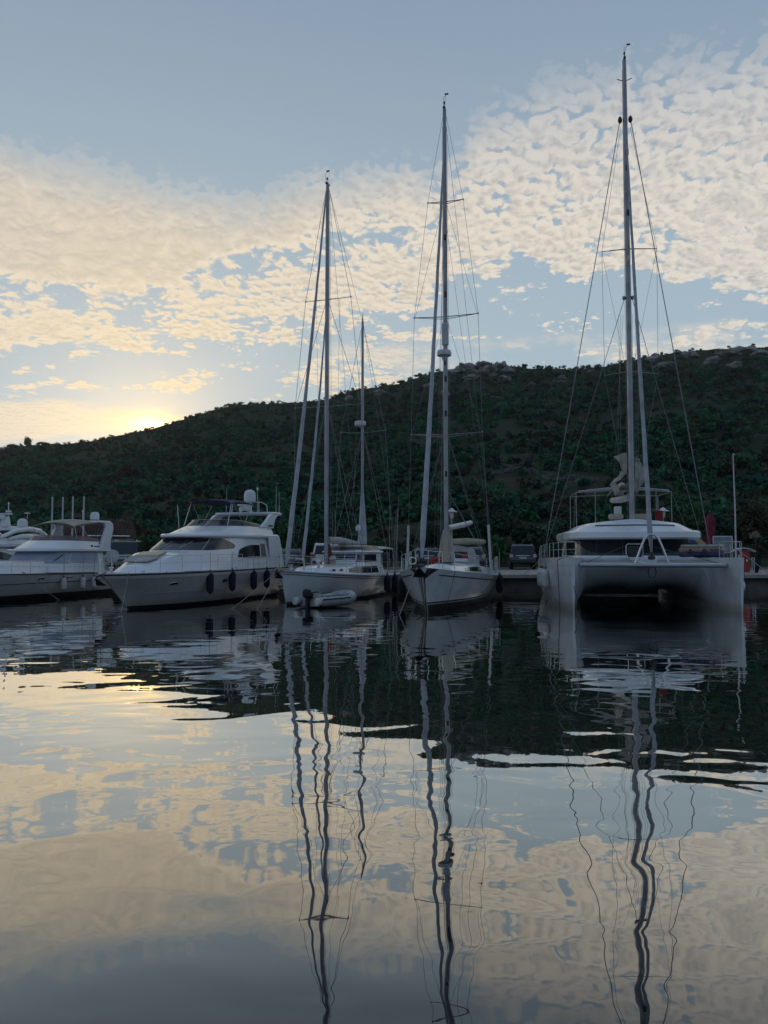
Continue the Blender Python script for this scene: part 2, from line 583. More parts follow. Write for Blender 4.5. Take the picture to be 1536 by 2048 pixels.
def hill_material():
    m = bpy.data.materials.new('scrub_hillside_ground')
    m.use_nodes = True
    T = NT(m.node_tree)
    oc = T.n('ShaderNodeTexCoord').outputs['Object']
    a = T.noise(oc, 0.05, 6.0, 0.6).outputs['Fac']
    b = T.noise(oc, 0.35, 6.0, 0.65).outputs['Fac']
    col = T.mix((0.020, 0.038, 0.018), (0.046, 0.042, 0.027), T.ss(b, 0.42, 0.62))
    col = T.mix(col, (0.085, 0.08, 0.07), T.mul(T.ss(a, 0.54, 0.66), T.ss(b, 0.45, 0.62)))
    bp = T.n('ShaderNodeBump', {'Height': b, 'Strength': 0.8, 'Distance': 0.7})
    bs = T.n('ShaderNodeBsdfPrincipled', {'Base Color': col, 'Roughness': 0.95, 'Specular IOR Level': 0.1, 'Normal': bp.outputs[0]})
    T.n('ShaderNodeOutputMaterial', {'Surface': bs.outputs[0]})
    return m


hm = bpy.data.meshes.new('hillside')
hm.from_pydata(hv, [], hf)
hm.materials.append(hill_material())
hm.shade_smooth()
hill = tag(bpy.data.objects.new('hillside', hm), kind='structure')
COL.objects.link(hill)

# ------------------------------------------------------------------ boat kit
M_HULL = pbr('white_topsides', (0.71, 0.74, 0.78), 0.22, var=0.09, scale=0.7, coat=0.3, col2=(0.52, 0.52, 0.52), hull=True)
M_GEL = pbr('white_gelcoat', (0.80, 0.80, 0.81), 0.22, var=0.05, scale=0.8, coat=0.3)  # raised above the hull tone: sky light on the superstructures put into colour
M_GEL2 = pbr('shade_darkened_gelcoat', (0.58, 0.57, 0.56), 0.28, var=0.06, scale=0.8, coat=0.2, hull=True)  # same white darkened, with the shade of the hull sides put into colour
M_DECK = pbr('nonslip_deck', (0.60, 0.60, 0.60), 0.7, var=0.08, scale=2.0, bump=0.002, bscale=160)
M_NAVY = pbr('navy_antifouling', (0.010, 0.012, 0.026), 0.6, var=0.2, scale=2)
M_BLACK = pbr('black_antifouling', (0.008, 0.008, 0.010), 0.6, var=0.2, scale=2)
M_RUB = pbr('dark_rubber', (0.016, 0.015, 0.018), 0.55, var=0.15, scale=6)
M_TRIM = pbr('maroon_rub_rail', (0.060, 0.022, 0.026), 0.4, var=0.1, scale=3)
M_GLASS = pbr('tinted_glass', (0.010, 0.012, 0.016), 0.05, var=0.02, scale=1, spec=0.7)
M_SMOKE = pbr('smoked_acrylic', (0.05, 0.045, 0.045), 0.06, var=0.02, scale=1, alpha=0.72)
M_ROSE = pbr('rose_tinted_acrylic', (0.16, 0.10, 0.10), 0.12, var=0.05, scale=1, alpha=0.85)
M_STEEL = pbr('stainless_steel', (0.56, 0.57, 0.58), 0.25, 0.9, var=0.05, scale=8)
M_MAST = pbr('anodised_mast', (0.33, 0.33, 0.36), 0.38, 0.35, var=0.12, scale=1.5)
M_MASTW = pbr('painted_mast', (0.58, 0.58, 0.60), 0.35, 0.0, var=0.08, scale=1.5)
M_WIRE = pbr('rigging_wire', (0.22, 0.22, 0.23), 0.4, 0.6, var=0.1, scale=8)
M_SAIL = pbr('furled_sailcloth', (0.46, 0.46, 0.50), 0.8, var=0.14, scale=2.2, bump=0.012, bscale=9)
M_SAILC = pbr('weathered_cream_sailcloth', (0.47, 0.43, 0.37), 0.85, var=0.2, scale=2.0, bump=0.015, bscale=8)
M_CREAM = pbr('cream_canvas', (0.44, 0.39, 0.30), 0.85, var=0.14, scale=1.5, bump=0.006, bscale=12)
M_BLUEC = pbr('navy_canvas', (0.022, 0.030, 0.085), 0.85, var=0.2, scale=1.5, bump=0.006, bscale=12)
M_PALEC = pbr('pale_blue_cover', (0.40, 0.45, 0.56), 0.8, var=0.12, scale=1.2, bump=0.008, bscale=7)
M_GREYC = pbr('grey_canvas', (0.44, 0.43, 0.42), 0.85, var=0.12, scale=1.5, bump=0.006, bscale=12)
M_REDC = pbr('dark_red_canvas', (0.20, 0.015, 0.020), 0.85, var=0.2, scale=2)
M_TEAK = pbr('weathered_teak', (0.20, 0.14, 0.09), 0.7, var=0.25, scale=6)
M_ROPE = pbr('pale_rope', (0.36, 0.34, 0.30), 0.9, var=0.2, scale=20)
M_ROPEG = pbr('green_rope', (0.07, 0.13, 0.08), 0.9, var=0.2, scale=20)
M_FNAVY = pbr('navy_fender_cover', (0.012, 0.014, 0.030), 0.9, var=0.2, scale=8, bump=0.004, bscale=60)
M_FWHITE = pbr('white_fender_vinyl', (0.62, 0.62, 0.60), 0.35, var=0.12, scale=4)
M_DOME = pbr('radome_plastic', (0.66, 0.66, 0.67), 0.4, var=0.05, scale=3)
M_DARK = pbr('black_fittings', (0.02, 0.02, 0.022), 0.45, var=0.1, scale=8)
M_BROWN = pbr('brown_curtain', (0.23, 0.19, 0.15), 0.9, var=0.2, scale=4)
M_RED = pbr('red_plastic', (0.33, 0.02, 0.02), 0.45, var=0.12, scale=5)
M_BOOT = pbr('pale_boot_stripe', (0.45, 0.45, 0.46), 0.4, var=0.1, scale=3)


def boat_root(name, ox, oy, al, label, cat, group=None):
    a = R(al)
    return empty(name, (ox, oy, 0), math.atan2(-math.cos(a), -math.sin(a)), label, cat, group)


def to_world(root, p):
    return Matrix.Rotation(root.rotation_euler[2], 4, 'Z') @ Vector(p) + Vector(root.location)


class Hull:
    """A fair hull: u runs from the stern (0) to the stem (1), t from the keel (0) to the sheer (1)."""

    def __init__(s, u, xd, bd, zs, xk, zk, pw, yc=0.0, inner=None):
        s.a = (u, xd, bd, zs, xk, zk, pw)
        s.yc = yc

    def par(s, u):
        A = s.a
        return [smooth_interp(u, A[0], A[k]) for k in range(1, 7)]

    def pt(s, u, t, out=0.0, side=1):
        xd, bd, zs, xk, zk, pw = s.par(u)
        t = min(max(t, 0.0), 1.0)
        return Vector((lerp(xk, xd, t), s.yc + side * (bd * (t ** pw) + out), lerp(zk, zs, t)))

    def at_z(s, u, z, out=0.0, side=1):
        xd, bd, zs, xk, zk, pw = s.par(u)
        return s.pt(u, (z - zk) / (zs - zk), out, side)

    def u_of(s, x):
        lo, hi = 0.0, 1.0
        for _ in range(30):
            m = (lo + hi) / 2
            if s.par(m)[0] < x:
                lo = m
            else:
                hi = m
        return lo

    def sheer(s, x, out=0.0, dz=0.0, side=1):
        u = s.u_of(x)
        p = s.pt(u, 1.0, out, side)
        return Vector((p.x, p.y, p.z + dz))

    def on_side(s, x, z, out=0.0, side=1):
        u = s.u_of(x)
        for _ in range(6):
            p = s.at_z(u, z, out, side)
            u = min(max(u + (x - p.x) / 14.0, 0), 1)
        return s.at_z(u, z, out, side)

    def build(s, root, mats, b0=0.06, b1=0.13, nu=44, nz=10, name='hull'):
        """mats: topsides, boot stripe, antifouling"""
        us = [i / nu for i in range(nu + 1)]
        us = [1 - (1 - u) ** 1.35 for u in us]
        rows = {1: [], -1: []}
        for u in us:
            xd, bd, zs, xk, zk, pw = s.par(u)
            zl = [zk, zk + (b0 - zk) * 0.35, zk + (b0 - zk) * 0.7, b0, b1] + [lerp(b1, zs, (k + 1) / nz) for k in range(nz)]
            for sd in (1, -1):
                rows[sd].append([s.at_z(u, max(z, zk), side=sd) for z in zl])
        mb = MB()
        for sd in (1, -1):
            r = rows[sd]
            for j in range(len(r[0]) - 1):
                mi = 2 if j < 3 else (1 if j == 3 else 0)
                mb.grid([[q[j], q[j + 1]] for q in r], mi)
        mb.grid([rows[1][0], rows[-1][0]], 0)
        mb.grid([rows[1][-1], rows[-1][-1]], 0)
        h = mb.build(name, mats, root, smooth=50)
        return h

    def deck(s, root, mat, drop=0.03, camber=0.05, nu=30, inset=0.02, name='deck'):
        mb = MB()
        rr = []
        for i in range(nu + 1):
            u = i / nu
            p = s.pt(u, 1.0)
            b = max(p.y - s.yc - inset, 0.001)
            rr.append([(p.x - (0.06 if i == nu else 0), s.yc + b * k, p.z - drop + camber * (1 - k * k)) for k in (-1, -0.5, 0, 0.5, 1)])
        mb.grid(rr)
        return mb.build(name, mat, root, smooth=50)

    def strip(s, root, name, mat, z0, z1, u0=0.0, u1=1.0, out=0.012, rel=True, nu=40, sides=(1, -1)):
        """a raised band along the topsides; z relative to the sheer when rel."""
        mb = MB()
        for sd in sides:
            rr = []
            for i in range(nu + 1):
                u = lerp(u0, u1, i / nu)
                zs = s.par(u)[2]
                za, zb = (zs + z0, zs + z1) if rel else (z0, z1)
                rr.append([s.at_z(u, za, -0.01, sd), s.at_z(u, za, out, sd), s.at_z(u, zb, out, sd), s.at_z(u, zb, -0.01, sd)])
            mb.grid(rr)
        return mb.build(name, mat, root, smooth=30)


class Wall:
    """Deckhouse side: two outlines (front centre to aft corner, port side) joined by a wall. h runs from base to top."""

    def __init__(s, base, top, bulge=0.0):
        s.b, s.t, s.bulge = base, top, bulge
        s.n = len(base) - 1

    def _ev(s, P, q):
        k = np.arange(len(P))
        return Vector([smooth_interp(q, k, [p[c] for p in P]) for c in range(3)])

    def p(s, q, h):
        sg = 1 if q >= 0 else -1
        q = abs(q)
        v = s._ev(s.b, q).lerp(s._ev(s.t, q), h)
        v.y *= sg
        return v

    def nrm(s, q, h):
        e = 0.02
        a = s.p(q + e, h) - s.p(q - e, h)
        b = s.p(q, h + e) - s.p(q, h - e)
        n = b.cross(a)
        c = Vector((-1, 0, 0))
        ctr = s.p(0, h) * 0.35 + Vector((s.p(s.n, h).x, 0, s.p(0, h).z)) * 0.65
        if n.dot(s.p(q, h) - ctr) < 0:
            n = -n
        return n.normalized()

    def build(s, root, name, mat, camber=0.05, nq=36, nh=3, roof=True, aft=True, smooth=40):
        mb = MB()
        qs = [-s.n + 2 * s.n * i / nq for i in range(nq + 1)]
        rr = [[s.p(q, h / nh) for h in range(nh + 1)] for q in qs]
        mb.grid(rr)
        if roof:
            half = nq // 2
            cr = []
            for i in range(half + 1):
                L, Rr = s.p(-qs[half + i] if half + i <= nq else 0, 1.0), s.p(qs[min(half + i, nq)], 1.0)
                cr.append([Vector((L.x, lerp(L.y, Rr.y, k / 6), L.z + camber * (1 - (k / 3 - 1) ** 2) * min(1, i / 4))) for k in range(7)])
            mb.grid(cr)
        if aft:
            a, b = s.p(-s.n, 0), s.p(s.n, 0)
            c, d = s.p(s.n, 1), s.p(-s.n, 1)
            mb.add([a, b, c, d], [(0, 1, 2, 3)])
        return mb.build(name, mat, root, smooth=smooth)

    def patch(s, root, name, mat, q0, q1, h0, h1, out=0.012, n=16, nh=3, label=None):
        """a pane standing just proud of the wall; h0, h1 numbers or functions of q."""
        mb = MB()
        f0 = h0 if callable(h0) else (lambda q: h0)
        f1 = h1 if callable(h1) else (lambda q: h1)
        rr = []
        for i in range(n + 1):
            q = lerp(q0, q1, i / n)
            a, b = f0(q), f1(q)
            row = [s.p(q, a) - s.nrm(q, a) * 0.004]
            for k in range(nh + 1):
                h = lerp(a, b, k / nh)
                row.append(s.p(q, h) + s.nrm(q, h) * out)
            row.append(s.p(q, b) - s.nrm(q, b) * 0.004)
            rr.append(row)
        mb.grid(rr)
        for e in (rr[0], rr[-1]):
            mb.add(e, [tuple(range(len(e)))])
        o = mb.build(name, mat, root, smooth=25)
        if label:
            o['label'] = label
        return o


def slab(root, name, mat, outline, z0, z1, camber=0.06, round_=0.04, nq=40, smooth=40):
    """a deck or roof plate: port half outline (front centre to aft centre), z may be given per point."""
    k = np.arange(len(outline))
    nn = len(outline) - 1

    def ev(q, c): return smooth_interp(abs(q), k, [p[c] for p in outline])
    mb = MB()
    ring = []
    for i in range(2 * nq):
        q = -nn + nn * i / nq
        sg = 1 if q >= 0 else -1
        dzv = ev(q, 2) if len(outline[0]) > 2 else 0.0
        ring.append((ev(q, 0), sg * ev(q, 1), dzv))
    cx = sum(p[0] for p in ring) / len(ring)

    def loop(inset, z):
        out = []
        for x, y, dzv in ring:
            r = math.hypot(x - cx, y) + 1e-6
            f = max(0.0, 1 - inset / r)
            out.append((cx + (x - cx) * f, y * f, z + dzv))
        return out
    loops = [loop(round_, z0), loop(0, z0 + round_ * 0.7), loop(0, z1 - round_ * 0.7), loop(round_, z1)]
    for a, fr in ((0.35, 0.55), (0.65, 0.85), (0.9, 1.0)):
        loops.append([(cx + (x - cx) * (1 - a), y * (1 - a), z1 + dzv * (1 - a) + camber * fr) for x, y, dzv in ring])
    mb.grid(loops, close=True)
    mb.add(loops[0], [tuple(range(len(ring)))])
    mb.add(loops[-1], [tuple(range(len(ring)))])
    return mb.build(name, mat, root, smooth=smooth)


def wire(root, a, b, r=0.0105, name='shroud', mat=None):
    return MB().tube([a, b], r, 5).build(name, mat or M_WIRE, root, smooth=60)


def mast(root, x, z0, z1, rx, top_r=0.6, mat=None, y=0.0, name='mast', rake=0.0):
    pts, rs = [], []
    for i in range(13):
        t = i / 12
        pts.append((x - rake * t, y, lerp(z0, z1, t)))
        rs.append(rx * lerp(1.0, top_r, max(0.0, (t - 0.72) / 0.28)))
    m = MB()
    m.tube(pts, rs, 12, sq=1.45)
    o = m.build(name, mat or M_MAST, root, smooth=60)
    tr = MB()                                              # sail track on the after side
    tr.box((x - rx * 1.45 - 0.012 - rake * 0.3, y, lerp(z0, z1, 0.5)), (0.02, 0.03, (z1 - z0) * 0.9))
    tr.build('sail_track', M_DARK, o, smooth=0)
    return o


def spreaders(root, mst, x, z, half, sweep=-0.15, up=0.12, r=0.03, two=False):
    for sd in (-1, 1):
        m = MB()
        m.tube([(x, sd * 0.05, z), (x + sweep, sd * half, z + up)], [r, r * 0.65], 6, sq=0.6)
        if two:
            m.tube([(x, sd * 0.05, z - 0.10), (x + sweep, sd * half * 0.97, z + up - 0.01)], [r * 0.5, r * 0.4], 5)
        m.lathe([(0.012, -0.05), (0.045, 0.0), (0.012, 0.05)], (x + sweep, sd * half, z + up), 6, 'z')
        m.build('spreader', M_MAST, mst, smooth=60)


def furled(root, a, b, r0, r1, name='furled_genoa', mat=None, seed=1):
    rnd = random.Random(seed)
    pts, rs = [], []
    n = 26
    for i in range(n + 1):
        t = i / n
        p = Vector(a).lerp(Vector(b), t)
        sag = math.sin(math.pi * t) * 0.10
        p.z -= sag * 0.4
        p.x -= sag
        p.y += rnd.uniform(-0.008, 0.008)
        pts.append(p)
        rs.append(lerp(r0, r1, t) * rnd.uniform(0.93, 1.07) * (0.35 if i in (0, n) else 1.0))
    return MB().tube(pts, rs, 9).build(name, mat or M_SAIL, root, smooth=60)


def guard_rail(root, pts, posts, h, r=0.011, mid=True, name='guard_rail'):
    """pts: points on deck edge; posts: indices that carry a stanchion"""
    top = [Vector(p) + Vector((0, 0, h)) for p in pts]
    MB().tube(top, r, 6).build(name, M_STEEL, root, smooth=60)
    if mid:
        MB().tube([Vector(p) + Vector((0, 0, h * 0.52)) for p in pts], r * 0.6, 5).build('guard_wire', M_STEEL, root, smooth=60)
    for i in posts:
        MB().tube([pts[i], top[i]], r * 1.05, 6).build('stanchion', M_STEEL, root, smooth=60)


def masthead(mst, x, z, y=0.0):
    m = MB()
    m.box((x, y, z + 0.03), (0.34, 0.10, 0.07))
    m.tube([(x + 0.05, y, z + 0.05), (x + 0.05, y, z + 0.28)], 0.012, 5)
    m.lathe([(0.03, 0), (0.05, 0.05), (0.02, 0.12)], (x + 0.05, y, z + 0.22), 8)
    m.build('masthead_fitting', M_DARK, mst)
    MB().tube([(x - 0.10, y, z + 0.05), (x - 0.12, y + 0.03, z + 0.75)], 0.006, 4).build('whip_antenna', M_DARK, mst)
    v = MB()
    v.tube([(x + 0.16, y, z + 0.05), (x + 0.30, y, z + 0.32), (x + 0.30, y + 0.10, z + 0.46)], 0.008, 4)
    v.box((x + 0.30, y + 0.14, z + 0.50), (0.02, 0.16, 0.07))
    v.build('wind_vane', M_DARK, mst)


def radome(root, c, r, h, name='radome', stand=0.0):
    m = MB()
    m.lathe([(r * 0.80, 0), (r * 0.98, h * 0.06), (r, h * 0.35), (r * 0.99, h * 0.55), (r * 0.90, h * 0.76), (r * 0.66, h * 0.91), (r * 0.32, h * 0.985), (0.01, h)], c, 20)
    o = m.build(name, M_DOME, root, smooth=50)
    if stand:
        MB().lathe([(r * 0.5, -stand), (r * 0.35, -stand * 0.8), (r * 0.35, -0.02), (r * 0.7, 0.012)], c, 10).build('stand', M_DOME, o, smooth=40)
    return o


def radar_bar(root, c, w, rz=0.0):
    m = MB()
    m.box((c[0], c[1], c[2] + 0.17), (0.12, w, 0.09), rz=rz)
    o = m.build('radar_scanner', M_DOME, root, smooth=30, bevel=0.03)
    MB().lathe([(0.20, -0.10), (0.22, 0.0), (0.18, 0.09), (0.07, 0.12), (0.06, 0.14)], c, 12).build('pedestal', M_DOME, o, smooth=50)
    return o


def fender(p, length, r, mat, label, group, hang=0.5, cat='fender'):
    """p: world position of the fender's lower end"""
    e = empty('fender', p, random.uniform(0, 3), label, cat, group)
    L = length
    prof = [(r * 0.16, 0), (r * 0.30, 0.03 * L), (r * 0.62, 0.07 * L), (r * 0.92, 0.14 * L), (r, 0.24 * L), (r, 0.76 * L), (r * 0.92, 0.86 * L), (r * 0.62, 0.93 * L), (r * 0.26, 0.97 * L), (r * 0.2, L)]
    MB().lathe(prof, n=14).build('body', mat, e, smooth=50)
    MB().lathe([(r * 0.22, L), (r * 0.30, L + 0.02), (r * 0.28, L + 0.07), (r * 0.08, L + 0.09)], n=8).build('eye', M_DARK, e, smooth=50)
    MB().tube([(0, 0, L + 0.07), (0.01, 0.01, L + hang)], 0.011, 5).build('lanyard', M_ROPE, e, smooth=60)
    return e


def line(pts, r, mat, label, sag=0.0, name='mooring_line', group='mooring lines from the moored boats'):
    pts = [Vector(p) for p in pts]
    out = []
    for a, b in zip(pts[:-1], pts[1:]):
        for i in range(9):
            t = i / 8
            q = a.lerp(b, t)
            q.z -= sag * 4 * t * (1 - t)
            out.append(q)
    c = out[len(out) // 2]
    return tag(MB().tube(out, r, 5).build(name, mat, smooth=60), label, 'rope', group)


def cleat(root, p):
    m = MB()
    m.tube([(p[0] - 0.12, p[1], p[2] + 0.07), (p[0] + 0.12, p[1], p[2] + 0.07)], 0.015, 5)
    m.tube([(p[0] - 0.04, p[1], p[2] - 0.01), (p[0] - 0.04, p[1], p[2] + 0.07)], 0.015, 5)
    m.tube([(p[0] + 0.04, p[1], p[2] - 0.01), (p[0] + 0.04, p[1], p[2] + 0.07)], 0.015, 5)
    m.build('cleat', M_STEEL, root, smooth=60)


def porthole(root, hull, x, z, w, h, name='porthole', side=1):
    m = MB()
    c = hull.on_side(x, z, 0.0, side)
    a = hull.on_side(x + 0.2, z, 0.0, side)
    b = hull.on_side(x, z + 0.12, 0.0, side)
    ex = (a - c).normalized()
    ez = (b - c).normalized()
    nn = ex.cross(ez).normalized()
    if nn.y * side < 0:
        nn = -nn
    ring = [c + ex * (math.cos(k * math.pi / 8) * w / 2) + ez * (math.sin(k * math.pi / 8) * h / 2) - nn * 0.01 for k in range(16)]
    m.prism(ring, nn * 0.026)
    o = m.build(name, M_GLASS, root, smooth=30)
    MB().tube([p + nn * 0.02 for p in ring], 0.014, 5, closed=True).build('rim', M_STEEL, o, smooth=60)
    return o

# ================================================================== flybridge motor yacht with the blue bimini
YB = boat_root('motor_yacht', -9.63, 29.3, 16.5, 'white flybridge motor yacht with navy blue bimini and four navy fenders', 'yacht', 'motor yachts berthed stern to the quay')
hy = Hull([0, 0.25, 0.5, 0.72, 0.88, 1.0], [-10.6, -7.6, -4.4, -1.5, 0.6, 1.75], [1.95, 2.05, 2.05, 1.75, 1.0, 0.04], [1.46, 1.45, 1.43, 1.41, 1.39, 1.38],
          [-10.3, -7.5, -4.6, -2.2, -0.9, -0.35], [-0.5, -0.5, -0.5, -0.45, -0.40, -0.35], [0.30, 0.30, 0.36, 0.55, 0.85, 1.15])
hy.build(YB, [M_GEL2, M_NAVY, M_NAVY], b0=0.02, b1=0.13)
hy.deck(YB, M_DECK)
hy.strip(YB, 'rub_rail', M_TRIM, -0.075, -0.03, out=0.03)
hy.strip(YB, 'gunwale', M_GEL, -0.20, -0.08, out=0.022)
hy.strip(YB, 'spray_knuckle', M_GEL2, -0.82, -0.79, u0=0.0, u1=0.9, out=0.018)
hy.strip(YB, 'bulwark', M_GEL, -0.02, 0.09, out=0.0)
porthole(YB, hy, -0.95, 0.95, 0.40, 0.15)
porthole(YB, hy, -4.0, 0.98, 0.40, 0.15)
trunk = Wall([(0.80, 0, 1.33), (0.65, 0.40, 1.33), (-0.2, 0.90, 1.35), (-1.7, 1.36, 1.37), (-3.4, 1.60, 1.39)],
             [(0.25, 0, 1.60), (0.10, 0.32, 1.60), (-0.7, 0.72, 1.80), (-2.0, 1.12, 2.13), (-3.4, 1.40, 2.22)])
trunk.build(YB, 'foredeck_trunk', M_GEL, camber=0.06)
house = Wall([(-0.9, 0, 1.42), (-1.05, 0.78, 1.42), (-1.8, 1.42, 1.42), (-3.2, 1.68, 1.42), (-6.0, 1.78, 1.41), (-9.3, 1.80, 1.41)],
             [(-3.55, 0, 2.80), (-3.65, 0.62, 2.80), (-4.1, 1.14, 2.80), (-5.0, 1.40, 2.82), (-6.6, 1.58, 2.84), (-8.9, 1.64, 2.86)])
house.build(YB, 'deckhouse', M_GEL, roof=False, nq=48)
wsl = lambda q: 0.60 + 0.05 * max(0, abs(q) - 2.6)
wst = lambda q: 0.955 if abs(q) < 2.6 else 0.955 - 0.24 * ((abs(q) - 2.6) / 1.0) ** 2
for k in range(3):                                            # three windscreen panes and the long side panes
    q0, q1 = [(-1.95, -0.68), (-0.64, 0.64), (0.68, 1.95)][k]
    house.patch(YB, 'windscreen_pane', M_GLASS, q0, q1, wsl, wst, 0.014)
for sd in (-1, 1):
    house.patch(YB, 'side_window', M_GLASS, sd * 1.99, sd * 3.52, wsl, wst, 0.014)
    house.patch(YB, 'saloon_window', M_GLASS, sd * 3.72, sd * 4.50, lambda q: 0.36 + 0.12 * max(0, (4.1 - abs(q))) ** 2, lambda q: 0.76 - 0.55 * max(0, (4.25 - abs(q))) ** 2, 0.014)
    house.patch(YB, 'curtain_panel', M_BROWN, sd * 4.54, sd * 4.72, 0.36, 0.80, 0.010)
for q in (-0.62, 0.70):
    a, b = house.p(q, 0.61) + house.nrm(q, 0.61) * 0.03, house.p(q + 0.42, 0.84) + house.nrm(q + 0.4, 0.84) * 0.035
    MB().tube([a, b], 0.012, 5).build('wiper', M_GEL2, YB)
slab(YB, 'flybridge_deck', M_GEL, [(-3.2, 0, -0.03), (-3.35, 0.70, -0.03), (-4.0, 1.28, -0.02), (-5.4, 1.60, 0.0), (-7.4, 1.80, 0.02), (-9.3, 1.84, 0.04), (-9.75, 1.70, 0.04), (-9.95, 0, 0.04)], 2.80, 2.98, camber=0.05, round_=0.08)
for sd in (-1, 1):                                           # after quarter panels that carry the flybridge
    wing = MB()
    wing.prism([(-8.7, sd * 1.74, 1.42), (-8.4, sd * 1.74, 2.9), (-9.6, sd * 1.74, 2.92), (-10.25, sd * 1.74, 1.42)], (0, sd * 0.10, 0))
    wing.build('quarter_panel', M_GEL, YB, bevel=0.03)
coam = Wall([(-3.5, 0, 2.93), (-3.7, 0.68, 2.93), (-4.5, 1.24, 2.94), (-6.2, 1.58, 2.97), (-9.2, 1.70, 3.0)],
            [(-5.0, 0, 3.33), (-5.15, 0.62, 3.33), (-5.7, 1.10, 3.34), (-6.8, 1.42, 3.36), (-9.1, 1.60, 3.34)])
coam.build(YB, 'flybridge_coaming', M_GEL, roof=False, nq=40)
scr = Wall([(-5.05, 0, 3.33), (-5.20, 0.61, 3.33), (-5.75, 1.09, 3.34), (-6.85, 1.41, 3.36), (-8.4, 1.56, 3.35)],
           [(-5.55, 0, 3.62), (-5.68, 0.56, 3.62), (-6.15, 1.01, 3.62), (-7.1, 1.34, 3.56), (-8.5, 1.54, 3.40)])
scr.build(YB, 'flybridge_windscreen', M_SMOKE, roof=False, aft=False, nq=40)
MB().tube([scr.p(-4 + 8 * i / 40, 1.0) for i in range(41)], 0.013, 5).build('screen_rail', M_STEEL, YB, smooth=60)
for sd in (-1, 1):
    arch = MB()
    poly = [(-7.9, 3.34), (-8.5, 3.62), (-9.1, 4.00), (-9.6, 4.10), (-10.5, 4.10), (-10.45, 4.02), (-9.9, 3.95), (-9.55, 3.72), (-9.35, 3.34)]
    arch.prism([(x, sd * (1.64 - 0.10 * (z - 3.3)), z) for x, z in poly], (0, -sd * 0.15, 0))
    ar = arch.build('arch_leg', M_GEL, YB, smooth=30, bevel=0.03)
slab(YB, 'arch_top', M_GEL, [(-9.15, 0), (-9.2, 1.2), (-9.35, 1.58), (-10.3, 1.60), (-10.55, 1.3), (-10.6, 0)], 4.02, 4.14, camber=0.02, round_=0.04)
for (y, z) in ((1.56, 3.62),):
    MB().lathe([(0.045, 0), (0.045, 0.02)], (-9.45, y, z), 10, 'y').build('arch_light', M_DARK, ar)
nm = MB()                                                     # small name lettering at the foot of the arch
for k in range(6):
    nm.box((-8.75 - k * 0.085, 1.645, 3.44 + 0.006 * (k % 2)), (0.055, 0.012, 0.075 if k else 0.11))
nm.build('name_lettering', M_TRIM, ar, smooth=0)
radome(YB, (-9.9, 0.05, 4.68), 0.30, 0.64, stand=0.5)
radar_bar(YB, (-9.5, 0.0, 4.34), 0.8, rz=0.3)
fr = MB()
for sd in (-1, 1):
    fr.tube([(-9.5, sd * 0.75, 4.12), (-9.55, sd * 0.72, 4.58), (-9.8, sd * 0.55, 4.68), (-10.2, sd * 0.55, 4.68), (-10.45, sd * 0.72, 4.56), (-10.45, sd * 0.78, 4.12)], 0.022, 6)
fr.tube([(-9.8, -0.55, 4.68), (-9.8, 0.55, 4.68)], 0.022, 6)
fr.build('equipment_frame', M_STEEL, YB, smooth=60)
lm = MB()
lm.tube([(-10.35, 0.25, 4.12), (-10.35, 0.25, 5.42)], 0.014, 5)
lm.lathe([(0.05, 0), (0.05, 0.10), (0.02, 0.13)], (-10.35, 0.25, 5.34), 8)
lm.build('light_mast', M_DOME, YB, smooth=50)
for x, y, z0, z1 in ((-9.2, -0.9, 4.1, 5.35), (-10.2, 1.35, 4.1, 5.5), (-10.35, 1.45, 4.1, 5.2)):
    MB().tube([(x, y, z0), (x - 0.05, y, z1)], [0.013, 0.006], 5).build('whip_antenna', M_DOME, YB, smooth=60)
sl_ = MB()
sl_.lathe([(0.03, -0.10), (0.05, 0.0), (0.04, 0.03), (0.09, 0.05), (0.10, 0.22), (0.07, 0.26)], (-10.2, -0.6, 4.2), 10)
sl_.build('horn', M_DOME, YB, smooth=50)


def bimini(root, x0, x1, hw, z, camber, arc, mat, name='bimini', legs=(), th=0.03):
    mb = MB()
    top, bot = [], []
    for i in range(13):
        t = i / 12
        x = lerp(x0, x1, t)
        zz = z + arc * (1 - (2 * t - 1) ** 2)
        top.append([(x, hw * k, zz + camber * (1 - k * k) - 0.05 * abs(k) ** 6) for k in np.linspace(-1, 1, 11)])
        bot.append([(p[0], p[1], p[2] - th) for p in top[-1]])
    mb.grid(top)
    mb.grid(bot)
    mb.grid([[a[0] for a in top], [a[0] for a in bot]])
    mb.grid([[a[-1] for a in top], [a[-1] for a in bot]])
    mb.grid([top[0], bot[0]])
    mb.grid([top[-1], bot[-1]])
    o = mb.build(name, mat, root, smooth=50)
    for (xa, za, xb, zb) in legs:
        for sd in (-1, 1):
            MB().tube([(xa, sd * hw * 1.05, za), (xb, sd * hw * 0.98, zb)], 0.016, 5).build('bimini_leg', M_STEEL, root, smooth=60)
    return o


bimini(YB, -6.0, -8.7, 1.05, 4.44, 0.10, 0.10, M_BLUEC, legs=((-5.6, 3.35, -6.1, 4.45), (-7.2, 3.4, -6.2, 4.45), (-7.2, 3.4, -8.1, 4.47)))
MB().tube([(-5.3, -1.15, 3.1), (-5.2, -1.2, 4.30)], 0.014, 5).build('ensign_staff', M_STEEL, YB, smooth=60)
